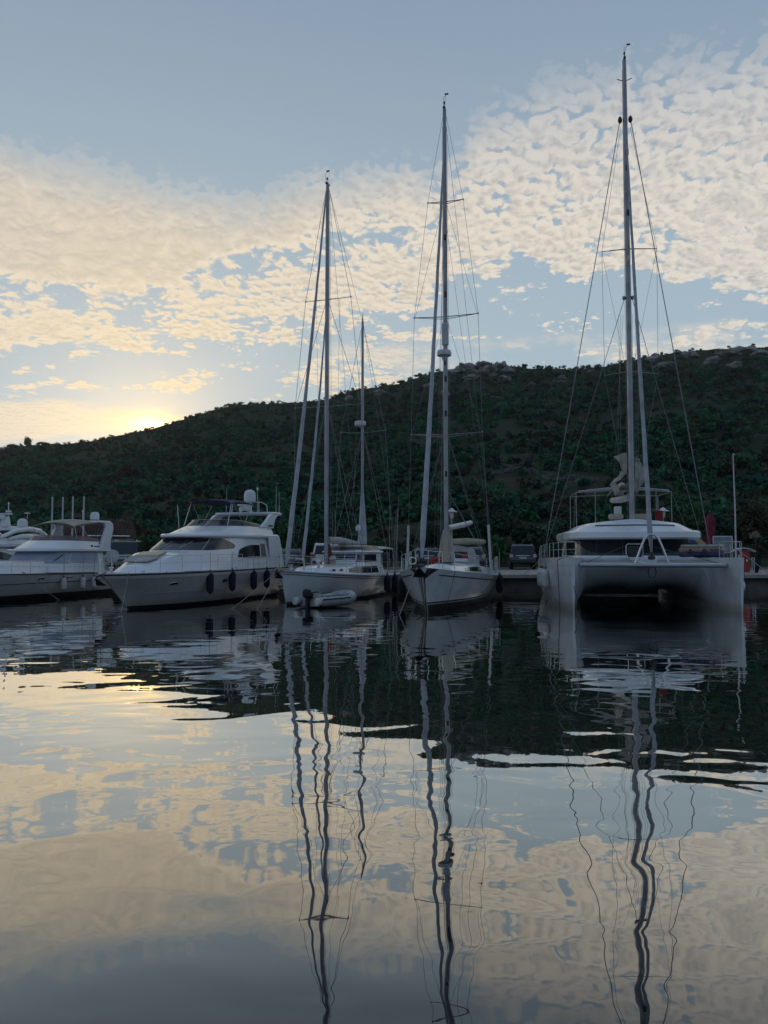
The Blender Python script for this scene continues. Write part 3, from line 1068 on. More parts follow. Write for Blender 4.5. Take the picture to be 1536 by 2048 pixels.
# bow rail, hatch, anchor and deck gear
rp = [hy.sheer(x, -0.10, 0.04, 1) for x in (-5.4, -4.4, -3.3, -2.2, -1.1, -0.1, 0.8, 1.45)]
rs_ = [hy.sheer(x, -0.10, 0.04, -1) for x in (1.45, 0.8, -0.1, -1.1, -2.2, -3.3, -4.4, -5.4)]
tip = [Vector((1.78, 0.0, 1.41))]
guard_rail(YB, rp + tip + rs_, range(0, 17), 0.60)
rp2 = [hy.sheer(x, -0.08, 0.04, 1) for x in (-5.9, -7.0, -8.1, -9.2, -10.2)]
guard_rail(YB, rp2, range(5), 0.48)
ht = MB()
ht.prism([(-1.05, -0.55, 1.99), (-1.05, 0.55, 1.99), (-1.65, 0.55, 2.15), (-1.65, -0.55, 2.15)], (0.02, 0, 0.05))
ht.build('deck_hatch', M_SMOKE, YB, bevel=0.01)
pad = MB()
pad.prism([(-0.3, -0.55, 1.77), (-0.3, 0.55, 1.77), (-0.95, 0.66, 1.95), (-0.95, -0.66, 1.95)], (0.03, 0, 0.06))
pad.build('sun_pad', M_GREYC, YB, bevel=0.02)
sr = MB()
sr.lathe([(0.02, -0.02), (0.24, 0.0), (0.26, 0.03), (0.24, 0.06), (0.05, 0.08)], (0, 0, 0), 18, 'x')
so = sr.build('round_table', M_GREYC, YB, smooth=40)
so.location = (0.35, -0.55, 2.00)
so.rotation_euler = (0, R(-15), R(24))
MB().tube([(0, 0, 0), (0.02, 0, -0.56)], 0.02, 6).build('table_leg', M_STEEL, so)
an = MB()
an.tube([(1.5, 0, 1.42), (2.0, 0, 1.28), (2.08, 0, 1.16)], 0.035, 6)
an.prism([(2.05, 0, 1.24), (1.70, 0.22, 0.96), (1.58, 0.0, 1.00), (1.70, -0.22, 0.96)], (0.03, 0, 0.03))
an.build('anchor', M_DARK, YB, bevel=0.01)
wl = MB()
wl.lathe([(0.11, 0), (0.11, 0.06), (0.06, 0.09), (0.06, 0.18), (0.10, 0.21), (0.09, 0.25)], (1.15, 0.0, 1.37), 10)
wl.build('windlass', M_STEEL, YB, smooth=40)
for x in (0.5, -4.9, -9.6):
    p = hy.sheer(x, -0.14, 0.0)
    cleat(YB, p)
sp_ = MB()
sp_.box((-11.1, 0, 0.28), (1.1, 3.5, 0.10))
sp_.build('swim_platform', M_TEAK, YB, bevel=0.03)
for i, x in enumerate((-2.75, -4.35, -6.35, -7.7)):
    p = to_world(YB, hy.on_side(x, 0.95, 0.17))
    fender((p.x, p.y, 0.46 + 0.03 * (i % 2)), 0.90, 0.15, M_FNAVY, 'navy blue fender hanging on the side of the yacht with navy bimini', 'navy fenders of the blue bimini yacht', 0.34 + 0.45)

# ================================================================== flybridge cruiser with the cream bimini
YC = boat_root('motor_cruiser', -19.4, 29.7, 17.0, 'white flybridge cruiser with cream bimini and pale blue windscreen cover', 'yacht', 'motor yachts berthed stern to the quay')
hc = Hull([0, 0.25, 0.5, 0.72, 0.88, 1.0], [-12.2, -9.0, -5.5, -2.2, 0.2, 1.4], [1.92, 2.0, 2.0, 1.72, 1.0, 0.04], [1.12, 1.14, 1.20, 1.30, 1.40, 1.48],
          [-12.0, -9.0, -5.6, -2.8, -1.2, -0.4], [-0.5, -0.5, -0.5, -0.45, -0.4, -0.35], [0.28, 0.28, 0.34, 0.5, 0.8, 1.1])
hc.build(YC, [M_GEL2, M_BLACK, M_BLACK], b0=0.05, b1=0.24)
hc.deck(YC, M_DECK)
hc.strip(YC, 'rub_rail', M_RUB, -0.04, -0.01, out=0.025)
hc.strip(YC, 'hull_groove', M_RUB, 0.735, 0.765, u0=0.0, u1=0.93, out=0.01, rel=False)
hc.strip(YC, 'bulwark', M_GEL, -0.02, 0.06, out=0.0)
porthole(YC, hc, -6.5, 0.95, 0.42, 0.15)
porthole(YC, hc, -8.35, 0.95, 0.42, 0.15)
tr2 = Wall([(-0.6, 0, 1.36), (-0.9, 0.6, 1.34), (-2.2, 1.15, 1.28), (-4.5, 1.45, 1.22), (-7.2, 1.55, 1.18)],
           [(-1.6, 0, 1.56), (-1.9, 0.5, 1.56), (-3.0, 0.95, 1.60), (-4.8, 1.25, 1.66), (-7.2, 1.42, 1.72)])
tr2.build(YC, 'foredeck_trunk', M_GEL, camber=0.06)
hs2 = Wall([(-6.7, 0, 1.2), (-6.9, 0.85, 1.2), (-7.6, 1.40, 1.2), (-9.2, 1.60, 1.17), (-11.3, 1.64, 1.15)],
           [(-7.9, 0, 2.22), (-8.0, 0.75, 2.22), (-8.5, 1.26, 2.22), (-9.6, 1.50, 2.22), (-11.3, 1.58, 2.22)])
hs2.build(YC, 'deckhouse', M_GEL, roof=False, nq=40)
hs2.patch(YC, 'windscreen_cover', M_PALEC, -2.6, 2.6, 0.42, 0.97, 0.02, n=24)
hs2.patch(YC, 'side_cover', M_PALEC, 2.64, 3.75, 0.46, 0.95, 0.018)
wp = MB()
wp.tube([hs2.p(1.9, 0.5) + hs2.nrm(1.9, 0.5) * 0.05, hs2.p(2.25, 0.86) + hs2.nrm(2.2, 0.8) * 0.06], 0.022, 5)
wp.build('wiper', M_DARK, YC)
slab(YC, 'flybridge_deck', M_GEL, [(-7.2, 0), (-7.4, 0.85), (-8.1, 1.42), (-9.5, 1.68), (-11.4, 1.78), (-12.0, 1.70), (-12.2, 0)], 2.20, 2.30, camber=0.03, round_=0.05)
cm2 = Wall([(-7.45, 0, 2.28), (-7.65, 0.8, 2.28), (-8.3, 1.33, 2.28), (-9.6, 1.60, 2.28), (-11.8, 1.68, 2.28)],
           [(-8.5, 0, 2.74), (-8.65, 0.72, 2.74), (-9.1, 1.20, 2.74), (-10.0, 1.46, 2.72), (-11.8, 1.60, 2.68)])
cm2.build(YC, 'flybridge_coaming', M_GEL, roof=False, nq=40)
MB().tube([cm2.p(-4 + 8 * i / 40, 0.04) + cm2.nrm(-4 + 8 * i / 40, 0.04) * 0.012 for i in range(41)], 0.014, 5).build('coaming_piping', M_DARK, YC, smooth=60)
sc2 = Wall([(-8.52, 0, 2.74), (-8.67, 0.71, 2.74), (-9.12, 1.19, 2.74), (-10.0, 1.45, 2.72), (-11.2, 1.56, 2.70)],
           [(-8.8, 0, 3.00), (-8.93, 0.67, 3.00), (-9.35, 1.13, 3.00), (-10.1, 1.41, 2.97), (-11.2, 1.54, 2.84)])
sc2.build(YC, 'flybridge_windscreen', M_ROSE, roof=False, aft=False, nq=40)
lg = MB()                                                     # illegible maker's mark on the coaming side
pz = cm2.p(3.35, 0.45) + cm2.nrm(3.35, 0.45) * 0.008
lg.box(pz, (0.13, 0.012, 0.12))
for k in range(7):
    pk = cm2.p(3.43 + k * 0.028, 0.42) + cm2.nrm(3.4, 0.45) * 0.008
    lg.box(pk, (0.055, 0.012, 0.05))
for k in range(5):
    pk = cm2.p(3.60 + k * 0.030, 0.80) + cm2.nrm(3.6, 0.7) * 0.008
    lg.box(pk, (0.06, 0.012, 0.09))
lg.build('coaming_lettering', M_DARK, YC, smooth=0)
for sd in (-1, 1):
    a2 = MB()
    poly = [(-10.9, 2.30), (-11.15, 2.9), (-11.45, 3.45), (-11.35, 3.66), (-10.9, 3.70), (-10.9, 3.80), (-11.75, 3.80), (-12.0, 3.66), (-12.0, 3.35), (-11.75, 2.75), (-11.7, 2.30)]
    a2.prism([(x, sd * (1.74 - 0.06 * (z - 2.3)), z) for x, z in poly], (0, -sd * 0.17, 0))
    a2.build('arch_leg', M_GEL, YC, smooth=30, bevel=0.03)
slab(YC, 'arch_top', M_GEL, [(-10.9, 0), (-10.95, 1.4), (-11.1, 1.64), (-11.75, 1.64), (-11.9, 1.4), (-11.95, 0)], 3.69, 3.80, camber=0.02, round_=0.04)
radome(YC, (-11.4, 0.95, 3.86), 0.23, 0.42, stand=0.08)
al = MB()
al.tube([(-11.2, 0.35, 3.8), (-11.2, 0.35, 4.32)], 0.014, 5)
al.lathe([(0.04, 0), (0.04, 0.1), (0.02, 0.12)], (-11.2, 0.35, 4.26), 8)
al.build('light_mast', M_DOME, YC, smooth=50)
bimini(YC, -9.4, -12.3, 1.25, 3.52, 0.16, 0.20, M_CREAM, legs=((-9.6, 2.8, -9.5, 3.5), (-10.6, 2.8, -9.9, 3.55), (-11.0, 2.75, -11.9, 3.6)))
MB().tube([(-10.2, 1.5, 3.00), (-14.2, 1.1, 3.06)], 0.035, 6).build('davit_boom', M_GEL, YC, smooth=60)
MB().tube([(-11.9, 1.1, 2.3), (-12.0, 1.1, 3.06)], 0.03, 6).build('davit_post', M_GEL, YC, smooth=60)
cp2 = [hc.sheer(x, -0.10, 0.03, 1) for x in (-11.2, -10.2, -9.1, -8.0, -6.9, -5.8, -4.7, -3.5, -2.2, -1.0, 0.2, 1.0)]
cs2 = [hc.sheer(x, -0.10, 0.03, -1) for x in (1.0, 0.2, -1.0, -2.2, -3.5, -4.7, -5.8)]
guard_rail(YC, cp2 + [Vector((1.42, 0, 1.5))] + cs2, range(20), 0.55)
cleat(YC, hc.sheer(-5.4, -0.15, 0.0))
cleat(YC, hc.sheer(-10.9, -0.15, 0.0))
wc = MB()
wc.lathe([(0.05, 0), (0.05, 0.16), (0.09, 0.18), (0.09, 0.22)], (-3.2, 0.9, 1.60), 8)
wc.build('deck_vent', M_STEEL, YC)
for i, (x, z) in enumerate(((-7.85, 0.50), (-9.2, 0.50), (-10.05, 0.48))):
    p = to_world(YC, hc.on_side(x, 0.8, 0.15))
    fender((p.x, p.y, z - 0.16), 0.62, 0.13, M_FWHITE, 'white fender hanging on a long lanyard beside the cream bimini cruiser', 'white fenders of the cream bimini cruiser', 1.3)

# ================================================================== sport yacht at the left
YS = boat_root('sport_yacht', -23.9, 32.6, 17.0, 'sleek sport yacht with two white domes on its swept arch', 'yacht', 'motor yachts berthed stern to the quay')
hs = Hull([0, 0.25, 0.5, 0.72, 0.88, 1.0], [-12.6, -9.2, -5.6, -2.2, 0.3, 1.7], [2.0, 2.1, 2.1, 1.8, 1.05, 0.04], [1.05, 1.15, 1.28, 1.40, 1.48, 1.52],
          [-12.2, -9.2, -5.8, -2.8, -1.2, -0.4], [-0.5, -0.5, -0.5, -0.45, -0.4, -0.35], [0.28, 0.28, 0.34, 0.5, 0.8, 1.1])
hs.build(YS, [M_HULL, M_NAVY, M_NAVY], b0=0.03, b1=0.15)
hs.deck(YS, M_DECK)
hs.strip(YS, 'rub_rail', M_STEEL, -0.05, -0.015, out=0.025)
hs.strip(YS, 'hull_window', M_GLASS, 0.72, 0.92, u0=0.42, u1=0.72, out=0.008, rel=False)
ss = Wall([(-1.6, 0, 1.36), (-1.9, 0.85, 1.34), (-3.2, 1.5, 1.30), (-5.8, 1.78, 1.24), (-8.6, 1.82, 1.18), (-10.6, 1.82, 1.12)],
          [(-4.2, 0, 2.30), (-4.4, 0.75, 2.30), (-5.2, 1.30, 2.32), (-6.8, 1.56, 2.34), (-8.6, 1.62, 2.36), (-10.2, 1.62, 2.32)])
ss.build(YS, 'deckhouse', M_GEL, roof=True, nq=44)
ss.patch(YS, 'windscreen', M_GLASS, -2.6, 2.6, 0.45, 0.96, 0.012, n=24)
for sd in (-1, 1):
    ss.patch(YS, 'side_window', M_GLASS, sd * 2.7, sd * 4.3, lambda q: 0.48, lambda q: 0.88 - 0.32 * max(0, abs(q) - 3.5) ** 2, 0.012)
    ss.patch(YS, 'lower_window', M_GLASS, sd * 3.2, sd * 4.85, 0.16, 0.34, 0.012)
slab(YS, 'flybridge_deck', M_GEL, [(-4.4, 0, 0.0), (-4.7, 0.9, 0.0), (-6.0, 1.55, 0.05), (-8.4, 1.82, 0.10), (-10.4, 1.80, 0.16), (-11.5, 1.5, 0.22), (-11.9, 0, 0.24)], 2.30, 2.55, camber=0.05, round_=0.10)
sfc = Wall([(-5.6, 0, 2.5), (-5.9, 0.8, 2.5), (-6.8, 1.35, 2.55), (-8.6, 1.60, 2.62), (-10.6, 1.62, 2.66)],
           [(-6.6, 0, 2.95), (-6.8, 0.75, 2.95), (-7.5, 1.24, 2.95), (-8.9, 1.48, 2.90), (-10.6, 1.56, 2.84)])
sfc.build(YS, 'flybridge_coaming', M_GEL, roof=False, nq=36)
ssc = Wall([(-6.62, 0, 2.95), (-6.82, 0.74, 2.95), (-7.5, 1.23, 2.95), (-8.9, 1.47, 2.90)],
           [(-7.3, 0, 3.22), (-7.5, 0.68, 3.22), (-8.1, 1.15, 3.20), (-9.3, 1.42, 2.96)])
ssc.build(YS, 'flybridge_windscreen', M_SMOKE, roof=False, aft=False, nq=30)
sa = MB()
for sd in (-1, 1):
    # swept loop: upper limb and lower limb meeting at a blunt after end
    up_ = [(-8.4, 2.95), (-9.4, 3.32), (-10.4, 3.44), (-11.2, 3.34), (-11.6, 3.10), (-11.6, 2.90), (-11.3, 2.86)]
    sa.tube([(x, sd * 1.55, z) for x, z in up_], [0.10, 0.13, 0.13, 0.13, 0.14, 0.13, 0.10], 8)
    lo_ = [(-8.9, 2.85), (-9.8, 3.02), (-10.8, 3.02), (-11.5, 2.94)]
    sa.tube([(x, sd * 1.55, z) for x, z in lo_], [0.08, 0.13, 0.15, 0.14], 8)
sa.tube([(-10.3, -1.5, 3.44), (-10.4, 0, 3.50), (-10.3, 1.5, 3.44)], 0.12, 8)
sa.build('radar_arch', M_GEL, YS, smooth=60)
radome(YS, (-10.2, 1.25, 3.52), 0.27, 0.48, stand=0.08)
radome(YS, (-10.2, -1.25, 3.52), 0.27, 0.48, stand=0.08)
ms = MB()
ms.box((-10.3, 0, 3.85), (0.30, 0.5, 0.55), taper=0.75)
ms.tube([(-10.4, 0.1, 4.1), (-10.4, 0.1, 4.85)], 0.03, 6)
ms.box((-10.4, 0.1, 4.42), (0.12, 0.30, 0.12))
ms.lathe([(0.05, 0), (0.05, 0.10), (0.02, 0.13)], (-10.4, 0.1, 4.80), 8)
ms.build('instrument_mast', M_DOME, YS, smooth=40, bevel=0.01)
radar_bar(YS, (-10.15, -0.1, 4.10), 1.1, rz=0.4)
an2 = MB()
an2.lathe([(0.02, 0), (0.015, 0.30), (0.16, 0.31), (0.16, 0.35), (0.02, 0.37)], (-10.6, 1.2, 3.98), 10)
an2.build('satellite_antenna', M_DOME, YS, smooth=40)
sgr = [hs.sheer(x, -0.10, 0.03, 1) for x in (-8.0, -6.5, -5.0, -3.5, -2.0, -0.5, 0.8)]
guard_rail(YS, sgr, range(7), 0.55)

# ================================================================== ketch
KE = boat_root('ketch', -4.05, 31.5, 18.5, 'white ketch with two masts, a pilothouse and furled headsails', 'sailboat', 'sailing boats berthed stern to the quay')
hk = Hull([0, 0.2, 0.45, 0.7, 0.88, 1.0], [-11.7, -9.4, -6.4, -3.2, -1.0, 0.30], [1.45, 1.80, 1.95, 1.62, 0.88, 0.05], [1.02, 1.02, 1.08, 1.20, 1.33, 1.44],
          [-10.9, -9.0, -6.3, -3.4, -1.5, -0.25], [-0.15, -0.4, -0.6, -0.6, -0.5, -0.35], [0.34, 0.34, 0.36, 0.48, 0.72, 1.0])
hk.build(KE, [M_HULL, M_BLACK, M_BLACK], b0=0.03, b1=0.12)
hk.deck(KE, M_DECK)
hk.strip(KE, 'toe_rail', M_TEAK, 0.0, 0.05, out=0.0)
hk.strip(KE, 'upper_stripe', M_RUB, -0.085, -0.055, out=0.012)
hk.strip(KE, 'lower_stripe', M_TRIM, -0.175, -0.145, out=0.012)
vent = MB()
c0 = hk.on_side(-8.0, 0.80, 0.004)
vent.box(c0, (0.26, 0.03, 0.24))
vent.build('hull_vent', M_GEL2, KE, bevel=0.01)
v2 = MB()
v2.box((c0.x, c0.y + 0.012, c0.z), (0.18, 0.03, 0.17))
v2.build('vent_opening', M_DARK, KE)
ck = Wall([(-1.6, 0, 1.27), (-1.75, 0.45, 1.26), (-2.6, 0.95, 1.20), (-4.5, 1.28, 1.12), (-7.0, 1.40, 1.07), (-8.9, 1.36, 1.04)],
          [(-2.0, 0, 1.42), (-2.15, 0.38, 1.42), (-2.9, 0.82, 1.46), (-4.6, 1.14, 1.52), (-7.0, 1.26, 1.52), (-8.9, 1.22, 1.50)])
ck.build(KE, 'coachroof', M_GEL, camber=0.10, nq=44)
for sd in (-1, 1):
    ck.patch(KE, 'cabin_window', M_GLASS, sd * 2.85, sd * 4.45, lambda q: 0.22 + 0.3 * max(0, 3.2 - abs(q)), lambda q: 0.92 - 0.5 * max(0, 3.2 - abs(q)), 0.012)
    for q in (2.15, 2.5):
        c = ck.p(sd * q, 0.55)
        nn = ck.nrm(sd * q, 0.55)
        pr = MB()
        e1 = (ck.p(sd * (q + 0.05), 0.55) - c).normalized()
        ring = [c + e1 * (0.13 * math.cos(k * math.pi / 7)) + Vector((0, 0, 1)) * (0.075 * math.sin(k * math.pi / 7)) - nn * 0.01 for k in range(14)]
        pr.prism(ring, nn * 0.025)
        po = pr.build('porthole', M_GLASS, KE, smooth=20)
        MB().tube([p + nn * 0.025 for p in ring], 0.014, 5, closed=True).build('rim', M_STEEL, po, smooth=60)
ph = Wall([(-5.6, 0, 1.45), (-5.7, 0.60, 1.45), (-6.1, 1.02, 1.45), (-7.2, 1.16, 1.45), (-8.8, 1.20, 1.45)],
          [(-6.1, 0, 2.28), (-6.2, 0.55, 2.28), (-6.55, 0.94, 2.28), (-7.4, 1.08, 2.28), (-8.8, 1.12, 2.28)])
ph.build(KE, 'pilothouse', M_GEL, roof=False, nq=40)
for q0, q1 in ((-1.45, -0.52), (-0.46, 0.46), (0.52, 1.45), (1.55, 2.2), (2.3, 3.55), (-2.2, -1.55), (-3.55, -2.3)):
    ph.patch(KE, 'pilothouse_window', M_GLASS, q0, q1, 0.30 if abs(q0 + q1) > 3.4 else 0.42, 0.74, 0.012, n=8)
slab(KE, 'pilothouse_brow', M_GEL, [(-5.85, 0), (-5.95, 0.62), (-6.4, 1.08), (-7.3, 1.24), (-8.9, 1.26), (-9.0, 0)], 2.14, 2.22, camber=0.04, round_=0.03)
ph2 = Wall([(-6.05, 0, 2.22), (-6.15, 0.55, 2.22), (-6.5, 0.95, 2.22), (-7.3, 1.10, 2.22), (-8.8, 1.12, 2.22)],
           [(-6.3, 0, 2.46), (-6.4, 0.48, 2.46), (-6.75, 0.82, 2.46), (-7.4, 0.96, 2.46), (-8.8, 1.00, 2.46)])
ph2.build(KE, 'dodger_top', M_CREAM, camber=0.08, nq=36)
ph2.patch(KE, 'dodger_window', M_SMOKE, -3.6, 3.6, 0.12, 0.84, 0.01, n=30)
bimini(KE, -8.9, -11.1, 1.10, 2.42, 0.06, 0.02, M_GEL, name='cockpit_roof', legs=((-9.1, 1.1, -9.1, 2.4), (-11.0, 1.05, -11.0, 2.4)), th=0.06)
gr = MB()
for k in range(4):
    gr.tube([(-5.35, -0.5, 1.62 + k * 0.12), (-5.25, 0.5, 1.62 + k * 0.12), (-5.7, 1.05, 1.62 + k * 0.12)], 0.014, 5)
gr.build('grab_rails', M_STEEL, KE, smooth=60)
mm = mast(KE, -4.35, 1.45, 19.55, 0.092, 0.8)
masthead(mm, -4.35, 19.55)
spreaders(KE, mm, -4.35, 8.95, 1.68, -0.12, 0.05)
spreaders(KE, mm, -4.35, 14.02, 1.15, -0.10, 0.05)
zm = mast(KE, -9.2, 1.5, 14.4, 0.070, 0.8)
MB().lathe([(0.02, 0), (0.03, 0.1), (0.012, 0.45)], (-9.2, 0, 14.4), 6).build('masthead_fitting', M_DARK, zm)
mz = MB()
mz.tube([(-9.15, 0, 2.55), (-9.25, 0, 3.0), (-9.23, 0, 4.6), (-9.2, 0, 5.6)], [0.26, 0.24, 0.13, 0.06], 9)
mz.build('mizzen_sail_cover', M_SAIL, KE, smooth=60)
spreaders(KE, zm, -9.2, 8.42, 1.25, -0.05, 0.10)
MB().lathe([(0.06, -0.18), (0.10, -0.12), (0.28, -0.10), (0.30, 0.0), (0.28, 0.12), (0.10, 0.16)], (-8.86, 0.0, 8.86), 14).build('radar_dome', M_DOME, KE, smooth=50)
MB().tube([(-9.15, 0, 8.7), (-8.86, 0, 8.74)], 0.04, 6).build('radar_bracket', M_MAST, KE)
MB().lathe([(0.02, 0), (0.12, 0.02), (0.14, 0.18), (0.10, 0.30), (0.02, 0.34)], (-8.9, -0.12, 3.25), 10).build('deck_light', M_DOME, KE, smooth=50)
furled(KE, (-0.15, 0, 1.62), (-4.22, 0, 19.3), 0.110, 0.034, seed=3)
furled(KE, (-1.75, 0, 1.75), (-4.2, 0, 13.1), 0.078, 0.032, 'furled_staysail', seed=4)
bm = MB()
bm.tube([(-4.55, 0, 2.72), (-6.0, 0, 2.72), (-8.6, 0, 2.60)], [0.16, 0.18, 0.10], 9)
bm.build('main_boom_cover', M_GREYC, KE, smooth=60)
rs2 = MB()
rs2.tube([(-4.52, 0.05, 1.55), (-4.55, 0.08, 2.1), (-4.52, 0.05, 2.55)], [0.11, 0.13, 0.06], 8)
rs2.build('red_sail_bag', M_REDC, KE, smooth=60)
for sd in (-1, 1):
    cpk = hk.sheer(-4.5, -0.10, 0.05, sd)
    ts1, ts2 = (-4.47, sd * 1.68, 9.0), (-4.45, sd * 1.15, 14.07)
    wire(KE, cpk, ts1); wire(KE, ts1, ts2); wire(KE, ts2, (-4.35, sd * 0.06, 19.4))
    wire(KE, hk.sheer(-4.1, -0.10, 0.05, sd), (-4.35, sd * 0.08, 8.9))
    wire(KE, hk.sheer(-5.1, -0.10, 0.05, sd), (-4.35, sd * 0.08, 8.9))
    wire(KE, (-4.47, sd * 1.66, 9.0), (-4.35, sd * 0.07, 13.9))
    wire(KE, (-4.5, sd * 0.5, 9.0), (-4.45, sd * 0.6, 14.05), 0.006, 'flag_halyard')
    cpm = hk.sheer(-9.3, -0.08, 0.05, sd)
    tsm = (-9.25, sd * 1.25, 8.52)
    wire(KE, cpm, tsm); wire(KE, tsm, (-9.2, sd * 0.05, 14.1))
    wire(KE, hk.sheer(-8.6, -0.08, 0.05, sd), (-9.2, sd * 0.06, 8.4))
    wire(KE, hk.sheer(-10.2, -0.08, 0.05, sd), (-9.2, sd * 0.06, 8.4))
    wire(KE, hk.sheer(-11.2, -0.08, 0.05, sd), (-9.2, sd * 0.05, 14.2), 0.007, 'backstay')
wire(KE, (-4.45, 0, 19.5), (-9.15, 0, 14.35), 0.008, 'triatic_stay')
wire(KE, (-8.6, 0, 2.7), (-4.5, 0, 19.4), 0.007, 'topping_lift')
for k, (dx_, dy_) in enumerate(((0.0, 0.10), (0.05, 0.2), (0.02, -0.12), (0.1, -0.2))):
    wire(KE, (-4.6 - dx_, dy_, 1.7), (-4.48, dy_ * 0.3, 19.2), 0.006, 'halyard')
kpl = [hk.sheer(x, -0.06, 0.04, 1) for x in (-11.3, -10.2, -9.0, -7.8, -6.6, -5.4, -4.2, -3.0, -1.9, -0.9, 0.0)]
kps = [hk.sheer(x, -0.06, 0.04, -1) for x in (0.0, -0.9, -1.9, -3.0, -4.2, -5.4)]
guard_rail(KE, kpl + [Vector((0.32, 0, 1.46))] + kps, range(18), 0.60)
for (x, y, z1, tl) in ((-9.6, 1.35, 4.6, 0.0), (-9.9, 1.45, 4.3, -0.5), (-10.4, 1.45, 4.4, -0.25), (-10.9, 1.35, 4.5, 0.0), (-11.2, 1.2, 5.3, -0.5), (-8.4, -1.3, 4.2, 0.2), (-8.7, -1.3, 4.3, 0.1)):
    MB().tube([(x, y, 1.1), (x + tl, y + 0.02, z1)], [0.018, 0.008], 5).build('fishing_rod', M_ROPE, KE, smooth=60)
kb = MB()
kb.box((-11.55, 0.55, 1.55), (0.35, 0.30, 0.55))
kb.lathe([(0.12, 0), (0.15, 0.1), (0.15, 0.3), (0.05, 0.36)], (-11.55, 0.55, 1.80), 10)
kb.build('outboard_on_bracket', M_DARK, KE, bevel=0.03)
kbr = MB()
kbr.box((0.28, 0, 1.46), (0.75, 0.20, 0.10))
kbr.lathe([(0.07, -0.09), (0.04, 0), (0.07, 0.09)], (0.66, 0, 1.46), 8, 'y')
kbr.build('bow_roller', M_CREAM, KE, bevel=0.02)
ka = MB()
ka.tube([(0.1, 0, 1.56), (0.72, 0, 1.48), (0.80, 0, 1.36)], 0.03, 6)
ka.prism([(0.78, 0, 1.42), (0.5, 0.20, 1.12), (0.42, 0, 1.16), (0.5, -0.20, 1.12)], (0.03, 0, 0.02))
ka.build('anchor', M_TRIM, KE)
kw = MB()
kw.lathe([(0.10, 0), (0.10, 0.08), (0.05, 0.12), (0.09, 0.22)], (-0.6, 0.0, 1.42), 10)
kw.build('windlass', M_STEEL, KE)
vb = MB()
vb.lathe([(0.06, 0), (0.06, 0.18), (0.13, 0.24), (0.13, 0.30), (0.02, 0.33)], (-2.5, 0.42, 1.5), 10)
vb.build('cowl_vent', M_DOME, KE, smooth=50)
vb2 = MB()
vb2.tube([(-4.0, 0.45, 1.5), (-4.2, 0.45, 1.75), (-4.05, 0.45, 1.92)], [0.10, 0.11, 0.16], 8)
vb2.build('cowl_vent', M_CREAM, KE, smooth=50)
MB().tube([(-1.35, 0.25, 1.40), (-1.35, 0.25, 1.86), (-0.6, 0.2, 1.90)], 0.035, 6).build('davit', M_DOME, KE, smooth=60)
for i, (x, dz_) in enumerate(((-7.4, 0.0), (-8.9, -0.10))):
    p = to_world(KE, hk.on_side(x, 0.75, 0.17))
    fender((p.x, p.y, 0.20 + dz_), 0.88 + 0.1 * i, 0.16 + 0.01 * i, M_FNAVY, ['dark navy fender on the ketch beside its square hull vent', 'large navy blue fender between the ketch and the single masted sloop'][i], 'navy fenders of the ketch', 1.2)

# ================================================================== sloop
SL = boat_root('sloop', 1.51, 28.06, 13.4, 'white sloop with one tall mast, black stem guard and red winch covers', 'sailboat', 'sailing boats berthed stern to the quay')
hl = Hull([0, 0.2, 0.45, 0.7, 0.88, 1.0], [-11.9, -9.4, -6.2, -2.9, -0.5, 1.15], [1.55, 1.85, 1.98, 1.60, 0.85, 0.05], [1.08, 1.10, 1.18, 1.34, 1.50, 1.64],
          [-11.2, -9.0, -6.2, -3.2, -1.3, -0.25], [-0.10, -0.4, -0.6, -0.6, -0.5, -0.35], [0.32, 0.33, 0.36, 0.48, 0.74, 1.05])
hl.build(SL, [M_HULL, M_BLACK, M_BLACK], b0=0.10, b1=0.34)
hl.strip(SL, 'boot_line', M_BOOT, 0.245, 0.285, u0=0.02, u1=0.995, out=0.006, rel=False)
hl.deck(SL, M_DECK)
hl.strip(SL, 'toe_rail', M_TEAK, 0.0, 0.045, out=0.0)
hl.strip(SL, 'sheer_stripe', M_NAVY, -0.24, -0.20, u0=0.0, u1=0.93, out=0.010)
sg = MB()                                                   # black guard wrapped round the stem
rr = []
for i in range(15):
    t = lerp(0.30, 1.0, i / 14)
    row = []
    for k in (-1.0, -0.5, 0, 0.5, 1.0):
        wdt = (0.04 + 0.10 * (1 if i > 10 else 0) * (i - 10) / 4.0) * 1.0
        u = 1 - abs(k) * (0.012 + (0.055 * (i - 10) / 4.0 if i > 10 else 0))
        p = hl.pt(u, t, 0.012, 1 if k >= 0 else -1)
        if k == 0:
            p = Vector((p.x + 0.015, 0, p.z))
        row.append(p)
    rr.append(row)
sg.grid(rr)
sgo = sg.build('stem_guard', M_RUB, SL, smooth=40)
sgo.modifiers.new('thick', 'SOLIDIFY').thickness = 0.012
cl_ = Wall([(-2.2, 0, 1.42), (-2.4, 0.45, 1.41), (-3.4, 0.95, 1.34), (-5.6, 1.28, 1.24), (-8.0, 1.34, 1.16)],
           [(-2.9, 0, 1.56), (-3.1, 0.38, 1.56), (-4.0, 0.80, 1.58), (-5.8, 1.08, 1.58), (-8.0, 1.14, 1.54)])
cl_.build(SL, 'coachroof', M_GEL, camber=0.13, nq=40)
for sd in (-1, 1):
    cl_.patch(SL, 'cabin_window', M_GLASS, sd * 2.15, sd * 3.6, lambda q: 0.28, lambda q: 0.82 - 0.4 * max(0, 2.5 - abs(q)), 0.012)
cw = Wall([(-8.0, 0, 1.25), (-8.05, 0.7, 1.22), (-8.3, 1.25, 1.18), (-10.8, 1.35, 1.12), (-11.4, 1.30, 1.10)],
          [(-8.05, 0, 1.5), (-8.1, 0.7, 1.5), (-8.4, 1.15, 1.5), (-10.8, 1.22, 1.40), (-11.4, 1.15, 1.36)])
cw.build(SL, 'cockpit_coaming', M_GEL, camber=0.03)
